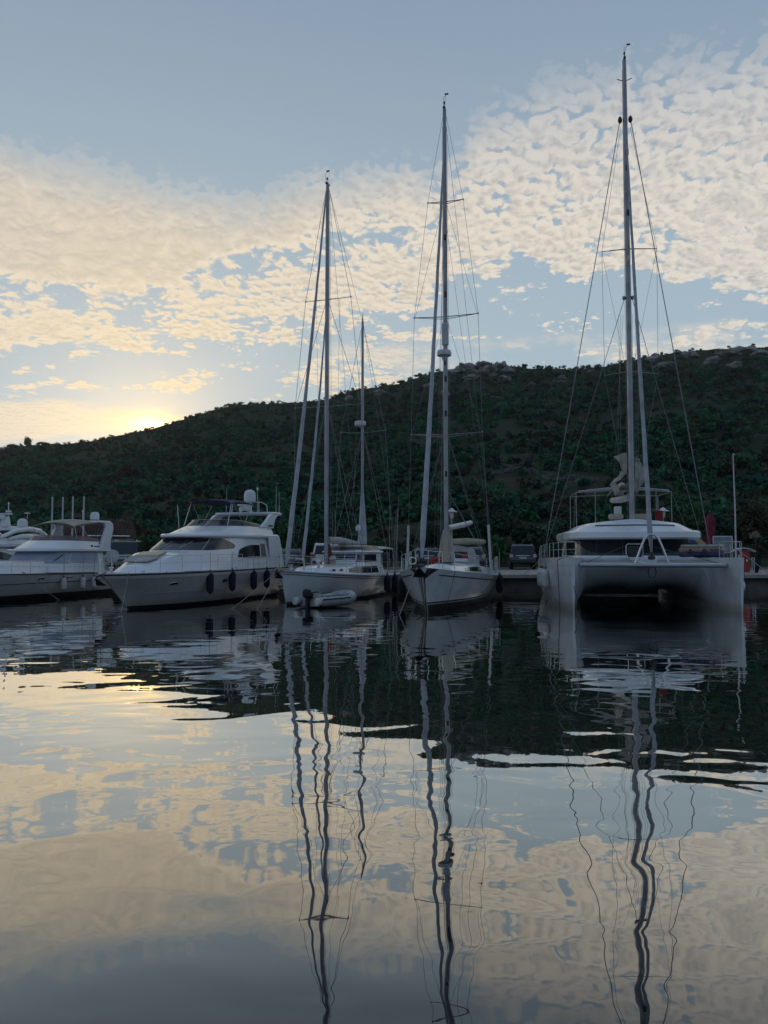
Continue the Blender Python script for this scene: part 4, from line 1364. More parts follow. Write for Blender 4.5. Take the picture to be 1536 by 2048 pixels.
sh = Wall([(-7.2, 0, 1.60), (-7.3, 0.62, 1.60), (-7.55, 0.98, 1.58), (-8.6, 1.05, 1.50)],
          [(-7.75, 0, 2.44), (-7.8, 0.42, 2.42), (-7.95, 0.64, 2.36), (-8.6, 0.74, 2.34)])
sh.build(SL, 'sprayhood', M_GREYC, camber=0.06, nq=30, smooth=60)
sh.patch(SL, 'sprayhood_window', M_SMOKE, -1.2, 1.2, 0.30, 0.70, 0.008)
ml = mast(SL, -4.95, 1.62, 21.6, 0.098, 0.8)
masthead(ml, -4.95, 21.6)
for z, hw in ((7.2, 1.55), (12.35, 1.40), (17.45, 0.78)):
    spreaders(SL, ml, -4.95, z, hw, -0.16, 0.10, 0.034, two=True)
MB().lathe([(0.05, -0.30), (0.10, -0.16), (0.13, -0.10), (0.30, -0.07), (0.32, 0.03), (0.29, 0.14), (0.10, 0.17)], (-4.58, 0.0, 10.62), 14).build('radar_dome', M_DOME, SL, smooth=50)
MB().tube([(-4.9, 0, 10.2), (-4.58, 0, 10.36)], 0.05, 6).build('radar_bracket', M_MAST, SL)
sp2 = MB()
sp2.box((-4.86, 0.0, 11.55), (0.22, 0.27, 0.95))
sp2.build('mast_reinforcement', M_MASTW, ml, bevel=0.04)
for z in (5.5, 8.1, 9.6, 13.3, 15.8):
    MB().box((-4.80, 0.03, z), (0.05, 0.10, 0.24)).build('mast_slot', M_DARK, ml)
mc = MB()
mc.tube([(-5.0, 0, 1.62), (-5.0, 0, 1.9), (-5.02, 0, 2.4), (-5.02, 0, 2.9), (-4.98, 0, 3.12)], [0.34, 0.36, 0.31, 0.20, 0.13], 12)
mc.build('mast_cover', M_CREAM, SL, smooth=60)
furled(SL, (0.75, 0, 1.95), (-4.80, 0, 19.9), 0.108, 0.036, seed=6)
MB().lathe([(0.10, 0), (0.13, 0.03), (0.13, 0.10), (0.10, 0.14)], (0.80, 0, 1.80), 10).build('furler_drum', M_DARK, SL)
b1_ = MB()
b1_.tube([(-5.1, 0.05, 3.20), (-7.5, 0.42, 3.42), (-8.6, 0.60, 3.55)], [0.11, 0.13, 0.11], 8)
b1_.build('boom', M_MASTW, SL, smooth=60)
b2_ = MB()
b2_.tube([(-5.3, 0.10, 2.62), (-7.4, 0.60, 2.66), (-9.6, 1.10, 2.66)], [0.12, 0.15, 0.12], 9)
b2_.build('rolled_awning', M_CREAM, SL, smooth=60)
wire(SL, (-5.05, 0.0, 4.9), (-9.6, 1.0, 2.2), 0.022, 'preventer_strut', M_MAST)
for sd in (-1, 1):
    c_ = hl.sheer(-5.6, -0.12, 0.04, sd)
    t1, t2, t3 = (-5.11, sd * 1.55, 7.30), (-5.11, sd * 1.40, 12.45), (-5.11, sd * 0.78, 17.55)
    wire(SL, c_, t1, 0.009); wire(SL, t1, t2, 0.009); wire(SL, t2, t3, 0.008); wire(SL, t3, (-4.95, sd * 0.07, 21.3), 0.008)
    cv = Vector(c_).lerp(Vector(t1), 0.345)
    MB().tube([c_, cv], 0.055, 8).build('shroud_cover', M_FWHITE, SL, smooth=60)
    wire(SL, hl.sheer(-5.2, -0.14, 0.04, sd), (-4.95, sd * 0.09, 7.1), 0.008)
    wire(SL, hl.sheer(-6.4, -0.14, 0.04, sd), (-4.95, sd * 0.09, 7.1), 0.008)
    wire(SL, (-5.1, sd * 1.52, 7.3), (-4.95, sd * 0.08, 12.2), 0.007)
    wire(SL, (-5.1, sd * 1.36, 12.45), (-4.95, sd * 0.08, 17.3), 0.007)
    wire(SL, hl.sheer(-11.4, -0.15, 0.04, sd), (-5.0, 0, 21.5), 0.008, 'backstay')
    wire(SL, hl.sheer(-10.6, -0.2, 0.04, sd), (-4.98, sd * 0.05, 16.5), 0.007, 'running_backstay')
for dy_ in (-0.16, 0.14, 0.22):
    wire(SL, (-4.7, dy_, 1.7), (-4.9, dy_ * 0.5, 20.8), 0.007, 'halyard')
wire(SL, (-3.2, 0.0, 1.62), (-4.85, 0, 14.0), 0.007, 'baby_stay')
lpl = [hl.sheer(x, -0.07, 0.04, 1) for x in (-11.5, -10.4, -9.2, -8.0, -6.8, -5.6, -4.4, -3.2, -2.0, -0.9, 0.1)]
lps = [hl.sheer(x, -0.07, 0.04, -1) for x in (0.1, -0.9, -2.0, -3.2, -4.4, -5.6, -6.8)]
guard_rail(SL, lpl, range(11), 0.60)
guard_rail(SL, lps, range(7), 0.60)
pul = MB()
for sd in (-1, 1):
    pul.tube([hl.sheer(-0.1, -0.07, 0.03, sd), hl.sheer(-0.1, -0.07, 0.62, sd), (1.15, sd * 0.16, 2.24)], 0.014, 6)
    pul.tube([hl.sheer(0.7, -0.07, 0.03, sd), (0.75, sd * 0.24, 2.22)], 0.014, 6)
pul.tube([(1.15, -0.16, 2.24), (1.22, 0, 2.24), (1.15, 0.16, 2.24)], 0.014, 6)
pul.build('pulpit', M_STEEL, SL, smooth=60)
br = MB()
br.box((1.05, 0, 1.68), (0.80, 0.22, 0.09))
br.build('bow_roller', M_DARK, SL, bevel=0.02)
ab = MB()
ab.tube([(0.6, 0.03, 1.80), (1.40, 0.03, 1.72), (1.50, 0.03, 1.56)], 0.032, 6)
ab.prism([(1.48, 0.03, 1.66), (1.10, 0.30, 1.28), (1.02, 0.03, 1.34), (1.10, -0.24, 1.28)], (0.04, 0, 0.02))
ab.build('anchor', M_DARK, SL, bevel=0.01)
rg = MB()
rg.tube([(1.25 + 0.0, -0.22 + 0.12 * math.cos(k * math.pi / 7), 1.86 + 0.12 * math.sin(k * math.pi / 7)) for k in range(14)], 0.025, 6, closed=True)
rg.build('mooring_ring', M_STEEL, SL, smooth=60)
for (x, y, z) in ((-4.6, -0.55, 1.72), (-4.7, -0.30, 1.74), (-7.4, 0.45, 1.82)):
    w_ = MB()
    w_.lathe([(0.10, 0), (0.13, 0.04), (0.125, 0.20), (0.08, 0.24)], (x, y, z), 12)
    w_.build('winch_cover', M_RED, SL, smooth=50)
hd = MB()
hd.box((-3.9, 0.1, 1.735), (0.7, 0.7, 0.05))
hd.build('deck_hatch', M_SMOKE, SL, bevel=0.015)
hw_ = MB()
hw_.box((-6.8, 0.35, 1.80), (0.9, 0.6, 0.16))
hw_.build('companionway_garage', M_GEL, SL, bevel=0.04)
whl = MB()
whl.tube([(-10.6, 0.45 * math.cos(k * math.pi / 9), 1.75 + 0.45 * math.sin(k * math.pi / 9)) for k in range(18)], 0.018, 5, closed=True)
for k in range(6):
    whl.tube([(-10.6, 0, 1.75), (-10.6, 0.45 * math.cos(k * math.pi / 3), 1.75 + 0.45 * math.sin(k * math.pi / 3))], 0.010, 5)
whl.build('steering_wheel', M_STEEL, SL, smooth=60)
pr_ = MB()
for sd in (-1, 1):
    pr_.tube([hl.sheer(-10.6, -0.1, 0.03, sd), hl.sheer(-10.6, -0.1, 0.75, sd), hl.sheer(-11.7, -0.15, 0.78, sd), hl.sheer(-11.7, -0.15, 0.03, sd)], 0.015, 6)
pr_.build('pushpit', M_STEEL, SL, smooth=60)
lr = MB()
lr.tube([(-11.2, 1.5 + 0.0, 1.60 + 0.0)] * 1 + [(-11.2 + 0.28 * math.cos(k * math.pi / 8), 1.56, 1.62 + 0.28 * math.sin(k * math.pi / 8)) for k in range(1, 12)], 0.07, 8)
lr.build('horseshoe_buoy', M_CREAM, SL, smooth=60)
lb_names = ['navy blue fender tucked under the sloop port quarter', 'second navy fender at the sloop stern beside the quay gap', 'navy fender between the sloop bow and the ketch']
for i, (x, sd) in enumerate(((-8.6, 1), (-10.2, 1), (-3.6, -1))):
    p = to_world(SL, hl.on_side(x, 0.8, 0.17, sd))
    fender((p.x, p.y, 0.25), 0.85, 0.16, M_FNAVY, lb_names[i], 'navy fenders of the sloop', 1.1)

# ================================================================== catamaran
CA = boat_root('catamaran', 9.86, 27.94, 8.5, 'large white catamaran seen from its bows, with loose cream sail at the mast', 'catamaran', 'sailing boats berthed stern to the quay')
for sd in (-1, 1):
    hh = Hull([0, 0.15, 0.4, 0.65, 0.86, 1.0], [-12.6, -10.8, -7.6, -4.2, -1.6, 0.02], [0.66, 0.74, 0.78, 0.72, 0.48, 0.07], [1.15, 1.80, 1.88, 1.93, 1.96, 1.97],
              [-12.4, -10.6, -7.4, -4.2, -1.8, -0.10], [-0.25, -0.35, -0.45, -0.45, -0.42, -0.38], [0.26, 0.24, 0.22, 0.25, 0.38, 0.62], yc=sd * 2.93)
    hh.build(CA, [M_HULL, M_HULL, M_BLACK], b0=-0.02, b1=0.02)
    hh.deck(CA, M_DECK, camber=0.03)
    hh.strip(CA, 'rub_strake', M_GEL2, -0.30, -0.27, u0=0.05, u1=0.96, out=0.012, sides=(sd,))
    if sd < 0:
        CH_S = hh
    else:
        CH_P = hh
    pl_ = [hh.sheer(x, -0.07, 0.0, sd) for x in (-3.6, -2.6, -1.6, -0.7)] + [hh.sheer(-0.35, -0.06, 0.0, -sd), hh.sheer(-1.4, -0.07, 0.0, -sd)]
    guard_rail(CA, pl_, range(6), 0.58, 0.013, name='pulpit')
    ps = [hh.sheer(x, -0.07, 0.0, sd) for x in (-11.5, -9.8, -8.0, -6.2, -4.6)]
    guard_rail(CA, ps, range(5), 0.60)
    cleat(CA, hh.sheer(-1.0, -0.15, 0.0, sd))
bd = MB()
secs = []
yy = [-2.62, -2.45, -2.2, -1.8, -1.3, -0.75, -0.35, 0.0, 0.35, 0.75, 1.3, 1.8, 2.2, 2.45, 2.62]
zz = [-0.05, 0.14, 0.34, 0.52, 0.62, 0.60, 0.52, 0.48, 0.52, 0.60, 0.62, 0.52, 0.34, 0.14, -0.05]
for x, s_ in ((-2.42, 0.0), (-2.60, 0.26), (-2.85, 0.48), (-3.2, 0.66), (-3.7, 0.81), (-4.4, 0.93), (-5.2, 1.0), (-8.5, 1.0), (-11.2, 1.0)):
    secs.append([(x - 0.5 * (1 - s_) * (abs(y) / 2.6) ** 2 * 0, y, lerp(1.58, z, s_) if abs(y) < 2.3 else lerp(0.9, z, min(1, s_ * 1.3))) for y, z in zip(yy, zz)])
bd.grid(secs)
top = [[(x, y, 1.93 + 0.02 * (1 - (y / 2.6) ** 2)) for y in yy] for x in (-2.42, -4, -7, -11.2)]
bd.grid(top)
bd.grid([secs[0], top[0]])
bd.grid([secs[-1], top[-1]])
bd.build('bridgedeck', M_HULL, CA, smooth=45)
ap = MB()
ap.box((-11.45, 0, 0.97), (0.5, 4.5, 1.80))  # dark block added across the stern to keep the tunnel black
ap.build('added_tunnel_blocker', M_DARK, CA, bevel=0.05)
nd = MB()
nd.prism([(-2.5, -0.55, 1.93), (-0.92, -0.16, 1.74), (-0.92, 0.16, 1.74), (-2.5, 0.55, 1.93)], (0, 0, -0.16))
nd.build('longeron', M_GEL, CA, bevel=0.03)
for sd in (-1, 1):
    tp = MB()
    y0, y1 = 0.35, 2.45
    for k in range(15):
        y = lerp(y0, y1, k / 14) * sd
        tp.tube([(-0.95, y, 1.70), (-2.42, y, 1.86)], 0.010, 4)
    for k in range(12):
        x = lerp(-0.98, -2.40, k / 11)
        tp.tube([(x, y0 * sd, 1.70 - (x + 0.95) * 0.109), (x, y1 * sd, 1.70 - (x + 0.95) * 0.109)], 0.010, 4)
    tp.build('trampoline', M_GREYC, CA, smooth=0)
    wire(CA, (-0.9, sd * 2.4, 1.75), (-4.3, sd * 0.15, 2.55), 0.012, 'trampoline_strop', M_ROPEG)
MB().tube([(-0.8, -2.62, 1.69), (-0.8, 2.62, 1.69)], 0.085, 12, sq=0.9).build('crossbeam', M_MASTW, CA, smooth=60)
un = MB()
un.box((-0.8, 0, 1.605), (0.10, 5.1, 0.02))  # dark strip standing in for the shade beneath the crossbeam
un.build('crossbeam_shadow_strip', M_RUB, CA)
st = MB()
st.tube([(-0.8, -0.60, 1.75), (-0.8, -0.42, 2.25), (-0.8, -0.25, 2.66), (-0.8, -0.10, 2.82), (-0.8, 0.10, 2.82), (-0.8, 0.25, 2.66), (-0.8, 0.42, 2.25), (-0.8, 0.60, 1.75)], 0.042, 8)
st.build('seagull_striker', M_STEEL, CA, smooth=60)
for sd in (-1, 1):
    lp = MB()
    lp.tube([(-0.8, sd * 0.10, 1.62), (-0.8, sd * 0.14, 1.42), (-0.8, sd * 0.10, 1.25), (-0.8, sd * 0.02, 1.22)], 0.024, 6)
    lp.build('bridle_shackle', M_DARK, CA, smooth=60)
fdr = MB()
fdr.lathe([(0.09, 0), (0.13, 0.03), (0.13, 0.12), (0.08, 0.16), (0.05, 0.3)], (-0.86, 0, 1.88), 10)
fdr.build('furler_drum', M_DARK, CA)
hp = MB()
hp.tube([(-1.9, -0.75, 1.93), (-1.9, -0.75, 2.42), (-1.9, -0.68, 2.48), (-1.9, -0.18, 2.48), (-1.9, -0.12, 2.42), (-1.9, -0.12, 1.93)], 0.016, 6)
hp.build('helm_guard', M_STEEL, CA, smooth=60)
gp = MB()
gp.box((-1.92, -0.43, 2.18), (0.04, 0.52, 0.42))
gp.build('locker_panel', M_DARK, CA, bevel=0.02)
rf = MB()
rf.box((-2.38, 1.45, 1.80), (0.03, 0.22, 0.10))
rf.build('red_sticker', M_RED, CA)
cab = Wall([(-3.6, 0, 1.94), (-3.65, 1.0, 1.94), (-3.9, 1.9, 1.94), (-4.6, 2.42, 1.94), (-7.0, 2.62, 1.94), (-9.5, 2.60, 1.94)],
           [(-4.1, 0, 2.78), (-4.15, 0.95, 2.78), (-4.4, 1.78, 2.78), (-5.0, 2.28, 2.78), (-7.0, 2.50, 2.78), (-9.5, 2.50, 2.78)])
cab.build(CA, 'saloon', M_GEL, roof=False, nq=44)
for q0, q1 in ((-2.9, -1.705), (-1.695, -0.585), (-0.575, 0.575), (0.585, 1.695), (1.705, 2.9), (2.91, 4.4), (-4.4, -2.91)):
    cab.patch(CA, 'saloon_window', M_GLASS, q0, q1, 0.10, 0.97, 0.014, n=8)
cur = MB()
for y in (-2.35, 2.3):
    cur.box((-5.2, y, 2.55), (0.3, 0.12, 0.30))
cur.build('red_curtain', M_REDC, CA)
slab(CA, 'saloon_roof', M_GEL, [(-3.35, 0), (-3.4, 1.1), (-3.75, 2.1), (-4.5, 2.68), (-6.0, 2.82), (-9.5, 2.82), (-11.0, 2.6), (-11.2, 0)], 2.70, 3.06, camber=0.04, round_=0.10)
crown = Wall([(-3.6, 0, 3.02), (-3.65, 1.05, 3.02), (-4.0, 2.0, 3.02), (-4.8, 2.55, 3.02), (-7.0, 2.68, 3.02), (-9.4, 2.60, 3.02)],
             [(-4.5, 0, 3.44), (-4.55, 0.90, 3.43), (-4.8, 1.70, 3.40), (-5.5, 2.10, 3.34), (-7.2, 2.20, 3.30), (-9.2, 2.1, 3.28)])
crown.build(CA, 'roof_crown', M_GEL, camber=0.13, nq=48, smooth=60)
MB().tube([crown.p(-1.7 + 3.4 * i / 24, 0.62) + crown.nrm(-1.7 + 3.4 * i / 24, 0.62) * 0.02 for i in range(25)], 0.022, 5).build('roof_track', M_NAVY, CA, smooth=60)
ttx = MB()
for y in (-1.9, 1.9):
    pp = crown.p(2.4 * (1 if y > 0 else -1), 0.1)
    ttx.box((pp.x + 0.05, pp.y, pp.z + 0.02), (0.05, 0.02, 0.12))
ttx.build('roof_fitting', M_STEEL, CA)
mc_ = mast(CA, -5.0, 3.45, 23.85, 0.112, 0.75, M_MAST)
masthead(mc_, -5.0, 23.85)
for sd in (-1, 1):
    MB().tube([(-5.0, sd * 0.06, 15.35), (-4.55, sd * 1.14, 15.12)], [0.045, 0.028], 6, sq=0.5).build('spreader', M_MAST, mc_, smooth=60)
    MB().tube([(-5.0, sd * 0.06, 9.95), (-4.55, sd * 1.10, 9.72)], [0.038, 0.022], 6, sq=0.5).build('spreader', M_MAST, mc_, smooth=60)
    MB().lathe([(0.03, -0.16), (0.08, -0.10), (0.10, 0.0), (0.06, 0.12), (0.02, 0.16)], (-5.0, sd * 0.22, 21.15), 8).build('shroud_tang', M_DARK, mc_, smooth=50)
    MB().lathe([(0.03, -0.10), (0.07, -0.06), (0.07, 0.04), (0.02, 0.08)], (-5.0, sd * 0.18, 13.2), 8).build('shroud_tang', M_MAST, mc_, smooth=50)
    MB().tube([(-5.0, sd * 0.05, 22.9), (-5.0, sd * 0.32, 23.0)], 0.018, 5).build('mast_step', M_DARK, mc_)
    hp_ = CH_P if sd > 0 else CH_S
    wire(CA, hp_.sheer(-6.6, -0.08, 0.05, sd), (-5.0, sd * 0.24, 21.05), 0.020)
    wire(CA, (-4.55, sd * 1.14, 15.12), (-5.0, sd * 0.2, 20.8), 0.008, 'diamond_stay')
    wire(CA, (-4.55, sd * 1.14, 15.12), (-4.55, sd * 1.10, 9.72), 0.008, 'diamond_stay')
    wire(CA, (-4.55, sd * 1.14, 15.12), (-5.0, sd * 0.12, 9.9), 0.006, 'diamond_stay')
    wire(CA, (-4.55, sd * 1.10, 9.72), (-5.0, sd * 0.15, 4.4), 0.008, 'diamond_stay')
    wire(CA, hp_.sheer(-7.4, -0.10, 0.05, sd), (-5.0, sd * 0.18, 13.1), 0.013)
    wire(CA, (-5.3, sd * 0.35, 4.9), (-5.15, sd * 0.4, 12.5), 0.006, 'lazy_jack')
    wire(CA, (-6.2, sd * 0.42, 5.0), (-5.15, sd * 0.3, 12.5), 0.006, 'lazy_jack')
    wire(CA, (-7.4, sd * 0.42, 5.0), (-5.15, sd * 0.2, 12.5), 0.006, 'lazy_jack')
for k, z in enumerate((19.6, 18.9, 16.9, 14.9)):
    MB().box((-4.86, 0.03, z), (0.06, 0.13, 0.26)).build('mast_slot', M_DARK if k < 3 else M_DOME, mc_)
for dy_ in (-0.14, 0.12, 0.2):
    wire(CA, (-5.25, dy_, 3.6), (-5.14, dy_ * 0.5, 23.5), 0.007, 'halyard')
furled(CA, (-0.86, 0, 2.15), (-4.86, 0, 20.6), 0.095, 0.040, seed=9)
wire(CA, (-0.8, 0, 2.8), (-0.86, 0, 2.0), 0.02, 'forestay_fitting')
bo = MB()
bo.tube([(-5.25, 0, 4.55), (-8, 0, 4.62), (-10.6, 0, 4.75)], [0.15, 0.16, 0.14], 9)
bo.build('boom', M_MASTW, CA, smooth=60)


def crumpled(rows, amp, seed, sub=7):
    """a cloth sheet through the given corner rows, creased and folded"""
    out = []
    nr, nc = len(rows), len(rows[0])
    for i in range((nr - 1) * sub + 1):
        a = i / sub
        i0 = min(int(a), nr - 2)
        r = []
        for j in range((nc - 1) * sub + 1):
            b = j / sub
            j0 = min(int(b), nc - 2)
            p = Vector(rows[i0][j0]).lerp(Vector(rows[i0][j0 + 1]), b - j0).lerp(Vector(rows[i0 + 1][j0]).lerp(Vector(rows[i0 + 1][j0 + 1]), b - j0), a - i0)
            w = mn.noise_vector(p * 2.6 + Vector((seed, 0, 0))) + mn.noise_vector(p * 6.0 + Vector((0, seed, 0))) * 0.45
            r.append(p + w * amp)
        out.append(r)
    return out


ls = MB()
ls.grid(crumpled([[(-5.3, -0.10, 6.45), (-5.4, -0.35, 6.42), (-5.5, -0.66, 6.32)], [(-5.3, -0.10, 5.9), (-5.4, -0.30, 6.0), (-5.45, -0.45, 6.1)], [(-5.3, -0.12, 5.5), (-5.4, -0.22, 5.6), (-5.45, -0.3, 5.75)]], 0.05, 1.0))
ls.grid(crumpled([[(-5.4, -0.15, 5.75), (-5.8, -0.3, 5.7), (-6.3, -0.2, 5.8)], [(-5.3, -0.35, 5.3), (-5.9, -0.55, 5.35), (-6.5, -0.4, 5.4)], [(-5.3, -0.62, 5.25), (-6.0, -0.75, 5.2), (-6.6, -0.6, 5.2)], [(-5.3, -0.40, 4.72), (-6.0, -0.5, 4.7), (-6.6, -0.4, 4.7)]], 0.11, 2.0))
ls.grid(crumpled([[(-5.4, 0.12, 6.25), (-5.5, 0.45, 6.25), (-5.7, 0.62, 6.0)], [(-5.4, 0.20, 5.8), (-5.6, 0.62, 5.8), (-5.9, 0.66, 5.6)], [(-5.4, 0.18, 5.3), (-5.6, 0.55, 5.35), (-6.0, 0.6, 5.2)], [(-5.4, 0.10, 4.8), (-5.8, 0.3, 4.8), (-6.2, 0.3, 4.8)]], 0.10, 3.0))
ls.grid(crumpled([[(-5.6, -0.3, 5.0), (-5.6, 0.0, 5.15), (-5.6, 0.35, 5.0)], [(-7.8, -0.35, 5.1), (-7.8, 0.0, 5.4), (-7.8, 0.35, 5.1)], [(-10.3, -0.3, 5.0), (-10.3, 0.0, 5.3), (-10.3, 0.3, 5.0)]], 0.13, 4.0, 9))
lo_s = ls.build('loose_mainsail', M_SAILC, CA, smooth=70)
lo_s.modifiers.new('thick', 'SOLIDIFY').thickness = 0.015
# flybridge: seat rolls, console, bimini frame
for y0, y1 in ((-0.85, -0.22), (0.22, 0.85)):
    MB().tube([(-5.9, y0, 3.72), (-5.9, y0 + 0.05, 3.72), (-5.9, y1 - 0.05, 3.72), (-5.9, y1, 3.72)], [0.06, 0.13, 0.13, 0.06], 10).build('bolster', M_CREAM, CA, smooth=60)
fb = MB()
fb.box((-6.1, -0.42, 3.98), (0.25, 0.30, 0.42))
fb.build('helm_console', M_DOME, CA, bevel=0.04)
MB().box((-6.2, 1.35, 3.70), (0.3, 0.3, 0.6)).build('red_cushion', M_REDC, CA, bevel=0.06)
for sd in (-1, 1):
    for x, y in ((-6.6, 1.32), (-7.2, 2.10), (-10.2, 2.10)):
        MB().tube([(x, sd * y, 3.25), (x, sd * y, 4.93)], 0.019, 7).build('bimini_post', M_MAST, CA, smooth=60)
    wire(CA, (-7.2, sd * 2.10, 4.9), (-5.6, sd * 2.4, 3.05), 0.008, 'bimini_strap')
bf = MB()
bf.tube([(-7.2, -2.10, 4.90), (-6.9, -1.4, 5.00), (-6.6, -0.6, 5.02), (-6.6, 0.6, 5.02), (-6.9, 1.4, 5.00), (-7.2, 2.10, 4.90)], 0.02, 7)
bf.tube([(-7.2, -2.10, 4.90), (-10.2, -2.10, 4.93)], 0.016, 6)
bf.tube([(-7.2, 2.10, 4.90), (-10.2, 2.10, 4.93)], 0.016, 6)
bf.tube([(-10.2, -2.10, 4.93), (-10.3, 0, 5.02), (-10.2, 2.10, 4.93)], 0.016, 6)
bf.build('bimini_frame', M_MAST, CA, smooth=60)
rb = MB()
rb.tube([(-7.2, -2.0, 4.94), (-7.0, -0.7, 5.03), (-7.0, 0.7, 5.03), (-7.2, 2.0, 4.94)], [0.05, 0.08, 0.08, 0.05], 8)
rb.build('rolled_bimini_cloth', M_GREYC, CA, smooth=60)
# fenders of the catamaran
for i, x in enumerate((-3.9, -5.3, -6.4)):
    p = to_world(CA, CH_S.on_side(x, 1.0, 0.16, -1))
    fender((p.x, p.y, 0.62), 0.85, 0.16, M_FWHITE, 'long white fender on the outer side of the catamaran hull facing the sloop', 'white fenders along the catamaran hull', 1.0)
p = to_world(CA, CH_P.on_side(-3.6, 0.9, 0.30, 1))
bl = empty('ball_fender', (p.x, p.y, 0.55), 0.0, 'round white ball fender on the catamaran hull facing the red cabinet', 'fender')
MB().lathe([(0.02, 0), (0.14, 0.03), (0.24, 0.12), (0.28, 0.27), (0.24, 0.42), (0.13, 0.52), (0.05, 0.56)], n=18).build('body', M_FWHITE, bl, smooth=60)
MB().lathe([(0.07, 0.53), (0.08, 0.60), (0.05, 0.68), (0.02, 0.70)], n=10).build('eye', M_NAVY, bl, smooth=50)
MB().tube([(0, 0, 0.66), (-0.1, 0.02, 1.45)], 0.012, 5).build('lanyard', M_ROPE, bl)
p = to_world(CA, CH_P.on_side(-4.6, 0.9, 0.16, 1))
fender((p.x, p.y, 0.10), 0.75, 0.14, M_FWHITE, 'white fender hanging just below the round ball fender', 'white fenders along the catamaran hull', 1.5)

# ------------------------------------------------------------------ inflatable toy boat lying on the catamaran foredeck
M_TOYP = pbr('toy_pink_vinyl', (0.30, 0.13, 0.13), 0.4, var=0.3, scale=9, col2=(0.34, 0.28, 0.27))
M_TOYW = pbr('toy_cream_vinyl', (0.36, 0.35, 0.28), 0.4, var=0.2, scale=6)
M_TOYY = pbr('toy_yellow_vinyl', (0.36, 0.28, 0.09), 0.4, var=0.15, scale=6)
M_TOYB = pbr('toy_blue_vinyl', (0.02, 0.025, 0.11), 0.4, var=0.15, scale=6)
tw = to_world(CA, (-2.9, 2.30, 1.97))
toy = empty('inflatable_toy', tw, CA.rotation_euler[2] + R(90), 'colourful inflatable toy boat with yellow and blue canopy lying on the catamaran deck', 'inflatable')
oval = [(0.78 * math.cos(k * math.pi / 16) * 1.0, 0.45 * math.sin(k * math.pi / 16)) for k in range(32)]


def oval_tube(z, r, grow, mat, name):
    return MB().tube([(x * grow, y * grow, z) for x, y in oval], r, 9, closed=True).build(name, mat, toy, smooth=60)


oval_tube(0.10, 0.10, 1.0, M_TOYB, 'lower_tube')
oval_tube(0.27, 0.11, 1.0, M_TOYP, 'middle_tube')
oval_tube(0.42, 0.07, 0.96, M_TOYW, 'upper_tube')
MB().box((0, 0, 0.10), (1.3, 0.7, 0.06)).build('floor', M_TOYW, toy)
for sx, mt_ in ((-0.42, M_TOYB), (-0.16, M_TOYY)):
    cn = MB()
    cn.tube([(sx + 0.12, 0, 0.42), (sx, 0.0, 0.60), (sx - 0.1, 0, 0.68)], [0.24, 0.16, 0.03], 9)
    cn.build('canopy', mt_, toy, smooth=50)
for x, yo in ((-0.50, -0.455), (-0.04, -0.565)):
    MB().lathe([(0.02, yo + 0.03), (0.11, yo + 0.02), (0.10, yo - 0.005), (0.02, yo - 0.015)], (x, 0, 0.22), 12, 'y').build('wheel_print', M_DARK, toy, smooth=30).location = (0, 0, 0)
fc = bpy.data.curves.new('lettering', 'FONT')
fc.body = 'SUPER'
fc.size = 0.17
fc.extrude = 0.006
fc.align_x = 'CENTER'
fc.materials.append(M_NAVY)
ft = bpy.data.objects.new('lettering', fc)
COL.objects.link(ft)
bpy.context.view_layer.update()
fo = bpy.data.objects.new('lettering', bpy.data.meshes.new_from_object(ft.evaluated_get(bpy.context.evaluated_depsgraph_get())))
bpy.data.objects.remove(ft)
COL.objects.link(fo)
fo.parent = toy
fo.location = (0.40, -0.525, 0.21)
fo.rotation_euler = (R(90), 0, R(17))

# ------------------------------------------------------------------ inflatable dinghy with outboard
DG = empty('dinghy', (-2.80, 30.3, 0), R(52), 'small grey inflatable dinghy with dark outboard floating at the ketch bow', 'dinghy')
M_TUBE = pbr('grey_inflatable_tube', (0.40, 0.41, 0.43), 0.5, var=0.15, scale=3)
tb = MB()
pts = []
for i in range(31):                                         # horseshoe of tube, pointed cones at the transom
    t = i / 30
    if t < 0.38:
        p = (lerp(-0.35, 1.45, t / 0.38), -0.58, 0.24 + 0.02 * t)
    elif t > 0.62:
        p = (lerp(1.45, -0.35, (t - 0.62) / 0.38), 0.58, 0.24 + 0.02 * (1 - t))
    else:
        a = lerp(-math.pi / 2, math.pi / 2, (t - 0.38) / 0.24)
        p = (1.45 + 0.62 * math.cos(a), 0.58 * math.sin(a), 0.25 + 0.16 * math.cos(a))
    pts.append(p)
tb.tube(pts, [0.05, 0.14] + [0.205] * 27 + [0.14, 0.05], 12)
tb.build('tube', M_TUBE, DG, smooth=60)
for sd in (-1, 1):
    MB().lathe([(0.03, 0), (0.15, 0.03), (0.17, 0.10), (0.17, 0.13)], (-0.42, sd * 0.58, 0.24), 12, 'x').build('tube_end_cone', M_FWHITE, DG, smooth=50)
    MB().tube([(-0.2, sd * 0.76, 0.34), (0.9, sd * 0.77, 0.35), (1.4, sd * 0.75, 0.36)], 0.028, 6).build('rubbing_strake', M_DARK, DG, smooth=60)
    MB().tube([(0.1, sd * 0.64, 0.44), (0.6, sd * 0.68, 0.47), (1.0, sd * 0.64, 0.44), (1.35, sd * 0.66, 0.47), (1.7, sd * 0.45, 0.52)], 0.014, 5).build('grab_line', M_DARK, DG, smooth=60)
MB().box((0.75, 0, 0.10), (1.8, 1.0, 0.06)).build('floor', M_GREYC, DG)
MB().box((-0.08, 0, 0.34), (0.06, 1.0, 0.42)).build('transom', M_GREYC, DG, bevel=0.02)
MB().box((0.85, 0, 0.40), (0.28, 1.1, 0.04)).build('thwart', M_TEAK, DG, bevel=0.01)
ob = MB()
